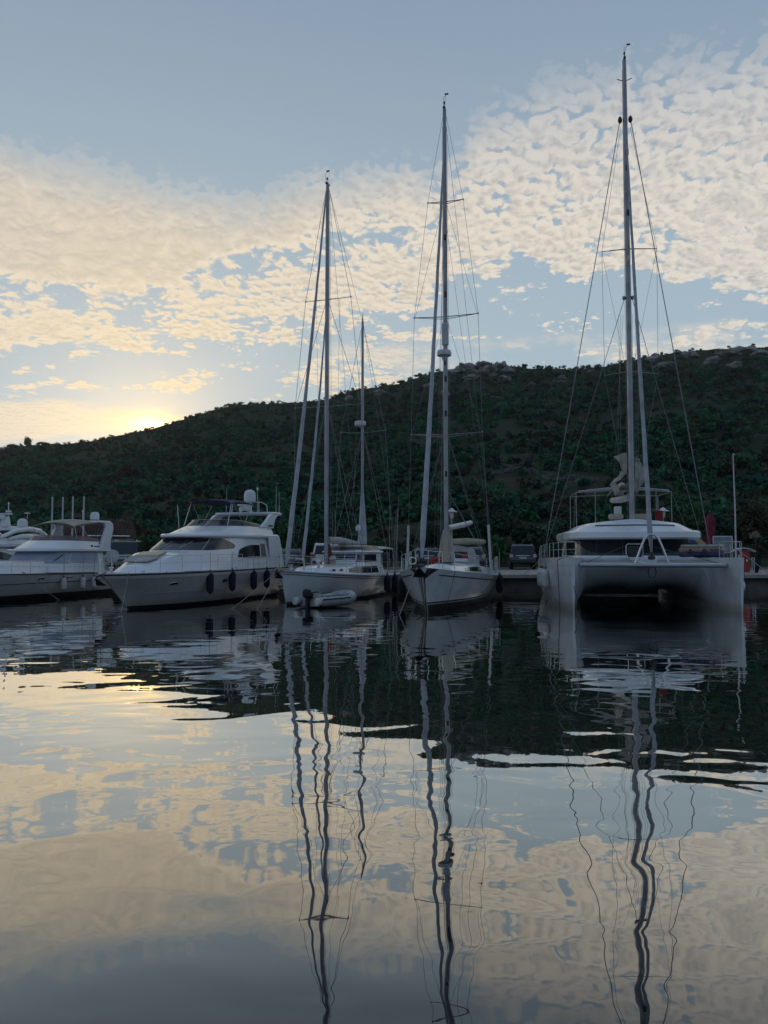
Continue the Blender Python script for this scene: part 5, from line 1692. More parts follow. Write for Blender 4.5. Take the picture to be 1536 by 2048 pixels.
ob.lathe([(0.12, 0), (0.17, 0.05), (0.18, 0.18), (0.15, 0.30), (0.05, 0.34)], (-0.32, 0, 0.40), 12)
ob.box((-0.28, 0, 0.28), (0.16, 0.12, 0.65))
ob.tube([(-0.15, 0.0, 0.56), (0.35, 0.05, 0.60)], 0.03, 6)
oo = ob.build('outboard_motor', M_NAVY, DG, smooth=45, bevel=0.01)
MB().box((-0.14, 0, 0.46), (0.10, 0.26, 0.22)).build('clamp', M_DARK, oo)
wire(DG, (1.98, 0.0, 0.45), (1.6, 0.9, 0.9), 0.012, 'painter', M_ROPE)

# ------------------------------------------------------------------ mooring lines
W_ = to_world
def wpt(root, p): return W_(root, p)
line([wpt(YB, hy.sheer(1.0, -0.1, 0.05, 1)), (wpt(YB, (0.6, 1.2, 0)) + Vector((-0.6, -1.2, -0.05)))], 0.012, M_ROPE, 'pale line slanting from the blue bimini yacht bow into the water', 0.05)
line([wpt(YB, hy.sheer(-0.4, -0.1, 0.05, 1)), (wpt(YB, hy.on_side(-0.2, 0.0, 0.5)) + Vector((-0.9, -0.6, -0.05)))], 0.010, M_ROPE, 'thin line hanging down the blue bimini yacht topsides', 0.03)
line([wpt(KE, (0.6, 0, 1.45)), wpt(KE, (0.6, 0, 1.4)) + Vector((-1.65, -1.2, -1.45))], 0.013, M_ROPE, 'pale anchor line from the ketch bow towards the blue bimini yacht', 0.04)
line([wpt(KE, (0.5, -0.05, 1.40)), wpt(KE, (0.5, -0.05, 1.4)) + Vector((-0.62, -1.4, -1.45))], 0.013, M_ROPE, 'steep pale line dropping from the ketch bow into the water', 0.02)
line([wpt(SL, (0.4, -0.30, 1.50)), wpt(SL, (0.4, -0.30, 1.5)) + Vector((-0.62, -1.3, -1.55))], 0.013, M_ROPE, 'pale line from the sloop bow angled towards the ketch', 0.03)
line([wpt(SL, (0.9, 0.05, 1.5)), wpt(SL, (0.05, 0.12, 0.0)) + Vector((-0.05, -0.6, -0.05))], 0.012, M_ROPE, 'pale line running down the black stem of the sloop', 0.0)
line([wpt(SL, hl.sheer(-0.8, 0.02, 0.0, 1)), wpt(SL, hl.on_side(-0.8, 0.0, 0.35)) + Vector((0.0, -0.3, -0.05))], 0.010, M_RUB, 'dark line hanging down the sloop side near its bow', 0.0)
line([wpt(CA, CH_S.sheer(-0.9, -0.2, 0.04, -1)), wpt(CA, CH_S.sheer(-0.9, 0.18, -0.1, -1)), wpt(CA, CH_S.on_side(-0.9, 0.0, 0.35, -1)) + Vector((0, -0.2, -0.05))], 0.014, M_RUB, 'dark line straight down the catamaran hull facing the sloop', 0.0)
line([wpt(CA, CH_S.sheer(-0.7, -0.1, 0.04, -1)), wpt(CA, (0.55, -2.75, -0.05))], 0.011, M_RUB, 'dark line slanting across the catamaran bow facing the sloop', 0.0)
line([wpt(CA, CH_P.sheer(-0.6, -0.1, 0.04, 1)), wpt(CA, CH_P.on_side(-0.9, 0.0, 0.3, 1)) + Vector((0.05, -0.2, -0.05))], 0.011, M_RUB, 'dark line straight down the catamaran hull facing the red cabinet', 0.0)
line([wpt(CA, CH_P.sheer(-2.0, -0.1, 0.3, 1)), wpt(CA, (1.0, 5.6, -0.05))], 0.016, M_ROPE, 'thick pale line from the catamaran slanting into open water', 0.06)
line([wpt(YC, hc.sheer(-5.4, -0.1, 0.05, 1)), wpt(YC, hc.on_side(-6.4, 0.0, 1.6))], 0.011, M_ROPE, 'thin line from the cream bimini cruiser into the water', 0.02)
line([(7.9, QY + 0.5, QZ + 0.05), wpt(CA, CH_S.sheer(-11.0, -0.15, 0.1, -1))], 0.018, M_CREAM, 'yellowish stern line from the catamaran to the quay', 0.08)
line([(6.2, QY + 0.5, QZ + 0.05), wpt(SL, hl.sheer(-11.2, -0.15, 0.1, 1))], 0.016, M_ROPE, 'pale stern line from the sloop to the quay', 0.08)

# ================================================================== things on the quay
M_CARD = pbr('dark_blue_car_paint', (0.012, 0.016, 0.028), 0.22, 0.3, var=0.1, scale=2, coat=0.6)
M_CARW = pbr('white_car_paint', (0.62, 0.62, 0.62), 0.25, 0.0, var=0.06, scale=2, coat=0.6)
M_CARG = pbr('grey_car_paint', (0.09, 0.10, 0.11), 0.25, 0.4, var=0.1, scale=2, coat=0.6)
M_TYRE = pbr('tyre_rubber', (0.014, 0.014, 0.014), 0.85, var=0.1, scale=9)
M_CHROME = pbr('chrome_trim', (0.62, 0.62, 0.63), 0.15, 0.9, var=0.04, scale=5)
M_TAIL = pbr('red_tail_lamp', (0.30, 0.012, 0.015), 0.2, var=0.05, scale=5)
M_TAILC = pbr('clear_tail_lamp', (0.55, 0.45, 0.42), 0.2, var=0.1, scale=5)
M_PLATE = pbr('number_plate', (0.55, 0.56, 0.55), 0.4, var=0.15, scale=30)


def car(loc, rz, paint, label, w=1.88, h=1.82, L=4.7, lamps=None, spare=False, bed=False):
    """a tall estate or off-roader; local -y is the tail"""
    e = empty('parked_car', loc, rz, label, 'car', 'cars parked along the quay road')
    hw = w / 2
    prof = [(-L / 2, 0.45), (-L / 2 - 0.02, 0.62), (-L / 2 + 0.02, 1.02), (-L / 2 + 0.30, h - 0.10), (-L / 2 + 0.46, h - 0.01), (0.55, h), (0.95, h - 0.08), (1.55, 1.12), (L / 2 - 0.15, 0.98), (L / 2, 0.70), (L / 2 - 0.02, 0.42)]
    if bed:
        prof = [(-L / 2, 0.50), (-L / 2 - 0.02, 0.70), (-L / 2 + 0.02, 1.05), (-0.45, 1.08), (-0.25, h - 0.04), (0.0, h), (0.65, h), (1.0, h - 0.06), (1.55, 1.12), (L / 2 - 0.15, 1.0), (L / 2, 0.72), (L / 2 - 0.02, 0.45)]
    mb = MB()

    def width(z): return hw * (1.0 if z <= 1.0 else 1.0 - 0.20 * ((z - 1.0) / (h - 1.0)) ** 1.1)
    rows = [[(k * width(z), y, z + 0.02 * (1 - abs(k)) * (z > 1.3)) for k in (-1, -0.94, -0.5, 0, 0.5, 0.94, 1)] for y, z in prof]
    mb.grid(rows)
    for sd in (0, -1):
        mb.add([r[sd] for r in rows], [tuple(range(len(rows)))])
    mb.grid([rows[0], rows[-1]])
    body = mb.build('body', paint, e, smooth=35, bevel=0.03)
    # rear window, side windows
    if not bed:
        a, b = (-L / 2 + 0.055, 1.10), (-L / 2 + 0.275, h - 0.16)
    else:
        a, b = (-0.425, 1.16), (-0.265, h - 0.12)
    gl = MB()
    gl.prism([(-width(a[1]) * 0.86, a[0] - 0.014, a[1]), (width(a[1]) * 0.86, a[0] - 0.014, a[1]), (width(b[1]) * 0.84, b[0] - 0.014, b[1]), (-width(b[1]) * 0.84, b[0] - 0.014, b[1])], (0, 0.012, 0))
    gl.build('rear_window', M_GLASS, e)
    for sd in (-1, 1):
        for y0, y1, y2, y3 in (((-1.75, -0.75, -0.75, -1.55), (-0.68, 0.30, 0.25, -0.68), (0.37, 1.25, 0.85, 0.33)) if not bed else ((-0.2, 0.40, 0.38, -0.1), (0.46, 1.3, 0.9, 0.44))):
            gw = MB()
            z0, z1 = 1.08, h - 0.16
            gw.prism([(sd * (width(z0) + 0.008), y0, z0), (sd * (width(z0) + 0.008), y1, z0), (sd * (width(z1) + 0.008), y2, z1), (sd * (width(z1) + 0.008), y3, z1)], (-sd * 0.012, 0, 0))
            gw.build('side_window', M_GLASS, e)
        for y in (-L / 2 + 0.85, L / 2 - 0.95):
            wz = MB()
            wz.lathe([(0.20, -0.12), (0.34, -0.11), (0.36, -0.06), (0.36, 0.06), (0.34, 0.11), (0.20, 0.12)], (sd * (hw - 0.12), y, 0.36), 18, 'x')
            wo_ = wz.build('wheel', M_TYRE, e, smooth=40)
            MB().lathe([(0.03, -0.02), (0.21, -0.01), (0.21, 0.01), (0.03, 0.03)], (sd * (hw - 0.005), y, 0.36), 12, 'x').build('rim', M_CHROME, wo_, smooth=30)
        tl = MB()
        tl.box((sd * hw * 0.90, -L / 2 - 0.015, 1.00), (0.24, 0.10, 0.24) if not bed else (0.14, 0.08, 0.36))
        tl.build('tail_lamp', lamps or M_TAIL, e, bevel=0.02)
        mr = MB()
        mr.box((sd * (hw + 0.10), 1.15, 1.14), (0.20, 0.10, 0.15))
        mr.build('door_mirror', paint, e, bevel=0.03)
    bp = MB()
    bp.box((0, -L / 2 - 0.03, 0.58), (w * 0.97, 0.14, 0.22))
    bp.build('rear_bumper', M_DARK, e, bevel=0.04)
    ct = MB()
    ct.box((0, -L / 2 - 0.006, 1.02), (w * 0.52, 0.05, 0.06))
    ct.build('tailgate_trim', M_CHROME, e, bevel=0.01)
    pl = MB()
    pl.box((0, -L / 2 - 0.03, 0.86), (0.52, 0.03, 0.12))
    pl.build('number_plate', M_PLATE, e)
    if not bed:
        for sd in (-1, 1):
            MB().tube([(sd * hw * 0.70, -1.75, h + 0.02), (sd * hw * 0.70, -1.7, h + 0.06), (sd * hw * 0.70, 0.4, h + 0.06), (sd * hw * 0.70, 0.45, h + 0.01)], 0.018, 5).build('roof_rail', M_CHROME, e, smooth=60)
    return e


car((10.45, 58.5, QZ - 0.02), R(-8), M_CARD, 'dark blue off-road car parked between the sloop stern and the catamaran', lamps=M_TAILC)
car((-4.05, 54.2, QZ), R(4), M_CARW, 'white off-road car parked behind the ketch main mast', w=1.9, h=1.86)
car((6.35, 56.5, QZ - 0.02), R(-4), M_CARG, 'grey car with pale pillars parked behind the sloop stern', w=1.8, h=1.62, L=4.9, bed=False, lamps=M_TAILC)
car((-6.7, 55.5, QZ - 0.02), R(6), M_CARG, 'low dark car half hidden behind the furled sails of the ketch', w=1.75, h=1.48, L=4.3)
car((-17.6, 53.5, QZ), R(8), M_CARD, 'dark tall van between the cream bimini cruiser and the blue bimini yacht', w=1.95, h=2.0, L=5.0)
car((3.0, 57.0, QZ - 0.02), R(3), M_CARD, 'dark car glimpsed left of the cream mast cover of the sloop', w=1.8, h=1.55, L=4.4, lamps=M_TAILC)

M_LAMPW = pbr('lamp_glass', (0.60, 0.58, 0.50), 0.3, var=0.08, scale=8)
M_POST = pbr('painted_lamp_post', (0.30, 0.30, 0.29), 0.5, var=0.15, scale=6)


def lamp_post(loc, h, label):
    e = empty('street_lamp', loc, 0.0, label, 'lamp', 'lantern lamps on the quay')
    MB().lathe([(0.14, 0), (0.14, 0.12), (0.08, 0.18), (0.065, 0.5), (0.05, 1.2), (0.042, h - 0.62), (0.07, h - 0.60), (0.07, h - 0.56)], n=12).build('post', M_POST, e, smooth=40)
    MB().lathe([(0.06, h - 0.56), (0.11, h - 0.50), (0.16, h - 0.16), (0.15, h - 0.14)], n=10).build('lantern_glass', M_LAMPW, e, smooth=40)
    MB().lathe([(0.40, h - 0.15), (0.40, h - 0.12), (0.20, h - 0.05), (0.12, h + 0.06), (0.03, h + 0.12)], n=14).build('lantern_hat', M_DOME, e, smooth=40)
    return e


lamp_post((4.40, 50, QZ), 4.0, 'pale lantern street lamp right beside the sloop mast')
lamp_post((18.15, 50, QZ), 4.05, 'pale lantern street lamp above the catamaran roof')
# red parasol, folded
PA = empty('folded_parasol', (20.0, 47.2, QZ), 0.0, 'folded dark red parasol standing on the quay behind the catamaran', 'parasol')
M_PAR = pbr('wine_red_parasol_cloth', (0.19, 0.015, 0.035), 0.85, var=0.25, scale=4, bump=0.01, bscale=8)
fold = []
for i in range(14):
    t = i / 13
    r = [0.30, 0.33, 0.30, 0.22, 0.19, 0.20, 0.23, 0.24, 0.22, 0.25, 0.26, 0.20, 0.10, 0.02][i]
    fold.append([(r * (1 + 0.22 * math.cos(k * math.pi / 2.0 + i * 0.3)) * math.cos(k * math.pi / 8), r * (1 + 0.22 * math.cos(k * math.pi / 2.0 + i * 0.3)) * math.sin(k * math.pi / 8), 1.25 + 2.5 * t) for k in range(16)])
MB().grid(fold, close=True).build('cloth', M_PAR, PA, smooth=60)
MB().tube([(0, 0, 0.0), (0, 0, 3.8)], 0.03, 8).build('pole', M_POST, PA)
MB().lathe([(0.35, 0), (0.35, 0.06), (0.08, 0.10), (0.05, 0.3)], n=14).build('base', M_WALLQ, PA)
# service board
BO = empty('information_board', (20.65, 47.0, QZ), R(-6), 'pale blue-grey framed board standing beside the red parasol', 'board')
MB().box((0, 0, 1.72), (1.05, 0.05, 0.95)).build('panel', pbr('board_panel', (0.24, 0.30, 0.31), 0.4, var=0.25, scale=3), BO, bevel=0.01)
for z in (1.23, 2.21):
    MB().box((0, -0.002, z), (1.16, 0.08, 0.06)).build('frame_bar', M_DOME, BO)
for sd in (-1, 1):
    MB().box((sd * 0.555, -0.002, 1.10), (0.06, 0.08, 2.2)).build('leg', M_DOME, BO)
# red cabinet with white hood
RC = empty('fire_cabinet', (21.55, 46.2, QZ), R(-8), 'red cabinet with a white rounded hood on the quay edge', 'cabinet')
MB().box((0, 0, 0.70), (0.56, 0.45, 1.30)).build('cabinet', M_RED, RC, bevel=0.02)
hd_ = MB()
hd_.grid([[(x, y, 1.36 + 0.16 * (1 - (x / 0.62) ** 2) - 0.10 * max(0, x)) for y in (-0.32, 0.32)] for x in np.linspace(-0.75, 0.62, 11)])
ho = hd_.build('hood', M_DOME, RC, smooth=60)
ho.modifiers.new('thick', 'SOLIDIFY').thickness = 0.05
MB().box((0.10, -0.235, 0.75), (0.05, 0.03, 0.14)).build('handle', M_CHROME, RC)
for k in range(2):
    MB().tube([(0.42 + 0.12 * k, -0.1, 0.0), (0.42 + 0.12 * k, -0.1, 0.95)], 0.03, 6).build('stand_pipe', M_STEEL, RC)
# poles
FP = empty('flagpole', (21.0, 46.0, QZ), 0.0, 'tall bare white pole standing behind the catamaran hull', 'pole')
MB().tube([(0, 0, 0), (0.0, 0, 4.0), (-0.04, 0, 7.1)], [0.055, 0.045, 0.03], 8).build('shaft', M_MASTW, FP, smooth=60)
MB().lathe([(0.03, 7.08), (0.05, 7.12), (0.02, 7.17)], n=8).build('finial', M_DOME, FP)
MB().lathe([(0.16, 0), (0.16, 0.03), (0.06, 0.05), (0.06, 0.2)], n=10).build('base_plate', M_POST, FP)
BL = empty('mooring_bollard', (22.55, 44.0, QZ), 0.0, 'dark blue bollard on the quay near the pale plumed plant', 'bollard')
MB().lathe([(0.17, 0), (0.17, 0.05), (0.10, 0.09), (0.09, 0.28), (0.16, 0.36), (0.15, 0.44), (0.03, 0.47)], n=14).build('post', M_NAVY, BL, smooth=40)
MB().tube([(-0.22, 0, 0.30), (0.22, 0, 0.30)], 0.03, 6).build('cross_pin', M_NAVY, BL)
for i, (px, top) in enumerate(((105, 996), (126, 996), (146, 995), (168, 995))):
    t_ = at(px, top, 70.0)
    e = empty('white_pole', (t_.x, 70.0, 0.8), 0.0, 'thin white pole of a row of four in front of the red roofed house', 'pole', 'row of four white poles')
    MB().tube([(0, 0, 0), (0, 0, t_.z - 0.8)], [0.09, 0.07], 8).build('shaft', M_MASTW, e, smooth=60)
    MB().lathe([(0.08, 0), (0.10, 0.03), (0.02, 0.12)], (0, 0, t_.z - 0.82), 8).build('cap', M_DOME, e)

# red roofed house
HO = empty('stone_house', (-31.6, 86.0, 0.7), R(8), 'low house with a terracotta roof behind the cream bimini cruiser', 'house')
M_HWALL = pbr('rendered_wall', (0.36, 0.31, 0.26), 0.9, var=0.15, scale=1, bump=0.01, bscale=6)
M_TILE = pbr('terracotta_tile', (0.085, 0.046, 0.036), 0.85, var=0.3, scale=1.2)
MB().box((0, 0, 1.5), (6.4, 5.0, 3.4)).build('wall', M_HWALL, HO)
ro = MB()
ro.prism([(-3.4, -2.9, 3.1), (-3.4, 2.9, 3.1), (-3.4, 0, 5.0)], (6.8, 0, 0))
roo = ro.build('roof', M_TILE, HO)
for r_ in range(9):                                          # tile courses on the slope that faces the water
    tl = MB()
    for k in range(22):
        x0 = -3.38 + k * 0.305
        ya, yb = -2.95 + r_ * 0.32, -2.95 + (r_ + 1) * 0.32 + 0.05
        za, zb = 3.1 + (ya + 2.9) * 0.655 + 0.06, 3.1 + (yb + 2.9) * 0.655 + 0.03
        tl.tube([(x0 + 0.15, ya, za), (x0 + 0.15, yb, zb)], 0.11, 5)
    tl.build('tile_course', M_TILE, roo, smooth=0)
MB().box((1.9, 1.0, 4.7), (0.55, 0.55, 0.9)).build('chimney', M_HWALL, roo)
for x in (-2.2, 0.0, 2.2):
    w_ = MB()
    w_.box((x, -2.51, 1.9), (0.9, 0.06, 1.1))
    wo2 = w_.build('window', M_GLASS, HO)
    MB().box((x, -2.54, 1.30), (1.1, 0.14, 0.08)).build('sill', M_HWALL, wo2)
    for sx in (-0.68, 0.68):
        MB().box((x + sx, -2.53, 1.9), (0.42, 0.05, 1.15)).build('shutter', pbr('green_shutter', (0.04, 0.07, 0.05), 0.7), wo2)
dr = MB()
dr.box((1.1, -2.51, 0.95), (0.8, 0.06, 2.0))
dr.build('door', M_TEAK, HO)


# ================================================================== vegetation
def foliage_material(name, base, attr=False):
    m = bpy.data.materials.new(name)
    m.use_nodes = True
    T = NT(m.node_tree)
    if attr:
        col = T.n('ShaderNodeAttribute', attribute_name='tint').outputs['Color']
    else:
        rnd = T.n('ShaderNodeObjectInfo').outputs['Random']
        oc = T.n('ShaderNodeTexCoord').outputs['Object']
        nz = T.noise(oc, 2.5, 3.0, 0.6).outputs['Fac']
        a = T.mix(base, tuple(c * 0.55 for c in base), T.ss(nz, 0.35, 0.65))
        col = T.mix(a, (base[0] * 1.7, base[1] * 1.25, base[2] * 1.1), T.mul(rnd, 0.6))
    b = T.n('ShaderNodeBsdfPrincipled', {'Base Color': col, 'Roughness': 0.75, 'Specular IOR Level': 0.2})
    T.n('ShaderNodeOutputMaterial', {'Surface': b.outputs[0]})
    return m


M_BARK = pbr('rough_bark', (0.07, 0.055, 0.042), 0.95, var=0.3, scale=6, bump=0.02, bscale=12)
FOL = {'dark': foliage_material('dark_green_leaves', (0.017, 0.056, 0.033)), 'mid': foliage_material('mid_green_leaves', (0.030, 0.090, 0.036)),
       'olive': foliage_material('olive_leaves', (0.044, 0.058, 0.030)), 'rust': foliage_material('rusty_autumn_leaves', (0.056, 0.036, 0.024))}


def clump_arrays(nleaf, leaf, seed, lobes=6, flat=0.8, hollow=0.35):
    """leaf quads through a lumpy unit crown (radius about 1, base near z = -flat)"""
    g = np.random.default_rng(seed)
    lc = g.normal(size=(lobes, 3))
    lc /= np.linalg.norm(lc, axis=1)[:, None]
    lc *= g.uniform(0.25, 0.62, (lobes, 1))
    lr = g.uniform(0.34, 0.58, lobes)
    k = g.integers(0, lobes, nleaf)
    d = g.normal(size=(nleaf, 3))
    d /= np.linalg.norm(d, axis=1)[:, None]
    r = lr[k] * g.uniform(hollow, 1.0, nleaf) ** 0.5 * g.uniform(0.85, 1.18, nleaf)
    c = lc[k] + d * r[:, None]
    c[:, 2] *= flat
    nrm = d + g.normal(scale=0.55, size=(nleaf, 3))
    nrm /= np.linalg.norm(nrm, axis=1)[:, None]
    a = np.cross(nrm, g.normal(size=(nleaf, 3)))
    a /= np.linalg.norm(a, axis=1)[:, None]
    b = np.cross(nrm, a)
    s1 = leaf * g.uniform(0.6, 1.4, (nleaf, 1))
    s2 = s1 * g.uniform(0.45, 0.8, (nleaf, 1))
    V = np.stack([c - a * s1, c + b * s2 - a * s1 * 0.1, c + a * s1, c - b * s2 + a * s1 * 0.1], axis=1)
    return V.reshape(-1, 3)


def quads_mesh(name, V, mat):
    me = bpy.data.meshes.new(name)
    nq = len(V) // 4
    me.vertices.add(len(V))
    me.vertices.foreach_set('co', V.astype(np.float32).ravel())
    me.loops.add(len(V))
    me.loops.foreach_set('vertex_index', np.arange(len(V), dtype=np.int32))
    me.polygons.add(nq)
    me.polygons.foreach_set('loop_start', np.arange(0, len(V), 4, dtype=np.int32))
    me.polygons.foreach_set('loop_total', np.full(nq, 4, dtype=np.int32))
    me.materials.append(mat)
    me.update()
    me.validate()
    return me


def ground_at(x, Y): return hill_z(x / Y, Y)


def hill_hit(px, py):
    d = ray(px, py)
    lo = Y0 + 1
    Y = lo
    while Y < 420:
        if CAM_H + d[2] / d[1] * Y <= hill_z(d[0] / d[1], Y):
            return Vector((d[0] / d[1] * Y, Y, hill_z(d[0] / d[1], Y)))
        Y += 1.0
    return None


# --- individual trees and bushes on the lower slope
CROWN = {k: [quads_mesh('crown', clump_arrays(1500, 0.085, 100 + i + 10 * j, lobes=9, flat=0.95), FOL[k]) for i in range(3)] for j, k in enumerate(FOL)}
BUSH = {k: [quads_mesh('foliage', clump_arrays(620, 0.12, 300 + i + 10 * j, lobes=6, flat=0.72), FOL[k]) for i in range(4)] for j, k in enumerate(FOL)}


def trunk_mesh(seed):
    g = random.Random(seed)
    m = MB()
    m.tube([(0, 0, -0.3), (0.02, 0.01, 0.25), (g.uniform(-.06, .06), g.uniform(-.06, .06), 0.7)], [0.075, 0.055, 0.035], 7)
    for k in range(5):
        a = g.uniform(0, 6.28)
        z = g.uniform(0.22, 0.55)
        m.tube([(0.01, 0, z), (0.2 * math.cos(a), 0.2 * math.sin(a), z + 0.16), (0.42 * math.cos(a), 0.42 * math.sin(a), z + 0.34)], [0.032, 0.022, 0.010], 5)
    return m.mesh('trunk', M_BARK, 60)


TRUNK = [trunk_mesh(i) for i in range(4)]
KIND_LABEL = {'dark': 'dark green', 'mid': 'fresh green', 'olive': 'dull olive', 'rust': 'rusty brown'}


PLACES = [(-0.42, 'behind the sport yacht'), (-0.33, 'behind the cream bimini cruiser'), (-0.14, 'behind the blue bimini yacht'), (-0.02, 'behind the ketch'), (0.07, 'behind the sloop mast'),
          (0.15, 'behind the sloop stern'), (0.22, 'behind the dark blue off-road car'), (0.31, 'behind the catamaran mast'), (0.41, 'behind the catamaran roof'), (0.47, 'behind the red parasol'), (9, 'behind the plumed grass')]


def where(tx): return next(n for k, n in PLACES if tx < k)


def put_tree(x, Y, h, r, kind, i, name='broadleaf_tree', label=None, group=None, z=None):
    zg = (ground_at(x, Y) if z is None else z) - 0.12 * h
    e = empty(name, (x, Y, zg), random.uniform(0, 6.28), label or (('tall ' if h > 4.2 else 'low ') + KIND_LABEL[kind] + ' tree at the foot of the hill ' + where(x / Y)), 'tree', group or ('trees at the foot of the hill, ' + KIND_LABEL[kind]))
    t = bpy.data.objects.new('trunk', TRUNK[i % 4])
    COL.objects.link(t)
    t.parent = e
    t.scale = (h * 0.8, h * 0.8, h)
    c = bpy.data.objects.new('crown', CROWN[kind][i % 3])
    COL.objects.link(c)
    c.parent = e
    c.location = (0, 0, h - r * 0.95)
    c.scale = (r, r * random.uniform(0.85, 1.1), h * 0.46)
    c.location = (0, 0, h * 0.52)
    return e


def put_bush(x, Y, r, kind, i, name='scrub_bush', label=None, group=None):
    e = empty(name, (x, Y, ground_at(x, Y)), random.uniform(0, 6.28), label or (('wide ' if r > 1.35 else 'small ') + KIND_LABEL[kind] + (' bush beside the quay road ' if Y < 80 else ' bush up the slope ') + where(x / Y)), 'bush', group or ('scrub bushes on the lower slope, ' + KIND_LABEL[kind]))
    f = bpy.data.objects.new('foliage', BUSH[kind][i % 4])
    COL.objects.link(f)
    f.parent = e
    hgt = r * random.uniform(0.8, 1.25)
    f.scale = (r, r * random.uniform(0.85, 1.15), hgt)
    f.location = (0, 0, hgt * 0.55)
    s = bpy.data.objects.new('stem', TRUNK[i % 4])
    COL.objects.link(s)
    s.parent = e
    s.scale = (r, r, hgt * 1.1)
    return e


g = random.Random(21)
for i in range(44):
    tx = lerp(-0.60, 0.60, (i + g.uniform(0.1, 0.9)) / 44)
    Y = g.uniform(68, 86)
    dens_r = tx > 0.10
    if -0.03 < tx < 0.08 and g.random() < 0.6:
        continue
    if -0.44 < tx < -0.33 and Y < 80:
        Y += 14
    h = g.uniform(3.2, 5.4) if dens_r else g.uniform(2.6, 4.6)
    put_tree(tx * Y, Y, h, h * g.uniform(0.40, 0.58), g.choice(['dark', 'dark', 'dark', 'mid', 'olive']), i)
for i in range(170):
    tx = g.uniform(-0.62, 0.62)
    Y = 67 + 62 * g.random() ** 1.2
    if -0.44 < tx < -0.33 and Y < 84:
        continue
    put_bush(tx * Y, Y, g.uniform(0.7, 1.9), g.choice(['dark', 'dark', 'mid', 'mid', 'olive', 'rust']), i)
# lone tree and small trees on the skyline at the left
for i, (px, hh_, rr_) in enumerate(((56, 8.5, 2.6), (25, 3.0, 4.6), (88, 3.4, 4.4))):
    d = ray(px, 880)
    tx = d[0] / d[1]
    Y = ridge_y(tx) - 2
    put_tree(tx * Y, Y, hh_, rr_, 'dark', i, z=hill_z(tx, Y) - 0.18 * hh_, label=['tall ragged tree breaking the skyline left of the setting sun', 'low rounded tree on the skyline at the end of the ridge', 'low bushy tree on the skyline right of the tall ragged tree'][i], group='trees on the skyline')

# --- limestone outcrops along the ridge
M_ROCK = pbr('limestone', (0.27, 0.26, 0.245), 0.95, var=0.28, scale=0.5, bump=0.15, bscale=1.3)


def rock_mesh(seed):
    import bmesh
    bm = bmesh.new()
    bmesh.ops.create_icosphere(bm, subdivisions=3, radius=1.0)
    for v in bm.verts:
        p = v.co.copy()
        d = mn.fractal(p * 1.3 + Vector((seed * 7.1, 0, 0)), 0.9, 2.1, 4) * 0.5 + mn.cell(p * 2.2 + Vector((seed, 0, 0))) * 0.12
        v.co = p * (1 + d)
        v.co.z *= 0.62
    me = bpy.data.meshes.new('rock_outcrop')
    bm.to_mesh(me)
    bm.free()
    me.materials.append(M_ROCK)
    return me


ROCKS = [rock_mesh(i) for i in range(5)]
ROCK_XY = []
rock_px = [(905, 748, 5), (935, 742, 6), (965, 737, 7), (1000, 738, 6), (1018, 745, 4), (975, 752, 6), (940, 760, 4), (1010, 762, 4), (1250, 722, 5), (1285, 716, 6), (1310, 722, 5), (1330, 735, 4),
           (1450, 712, 6), (1490, 706, 6), (1525, 712, 5), (1420, 728, 5), (1470, 735, 4), (860, 775, 4), (1060, 775, 3), (1120, 765, 4), (760, 790, 3.5), (700, 800, 3.5), (1180, 750, 4), (890, 790, 3), (1380, 715, 5)]
for i, (px, py, s_) in enumerate(rock_px):
    p = hill_hit(px, py)
    if p is None:
        continue
    o = bpy.data.objects.new('rock_outcrop', ROCKS[i % 5])
    COL.objects.link(o)
    o.location = p
    o.rotation_euler = (g.uniform(-0.3, 0.3), g.uniform(-0.3, 0.3), g.uniform(0, 6.28))
    k = s_ * 0.62
    o.location.z += 0.2 * k
    ROCK_XY.append((p.x, p.y, k))
    o.scale = (k * g.uniform(0.8, 1.5), k, k * g.uniform(0.6, 1.0))
    tag(o, ('broad' if s_ >= 5 else 'small') + ' grey limestone outcrop below the ridge, high ' + where(p.x / p.y), 'rock', 'limestone outcrops below the ridge')

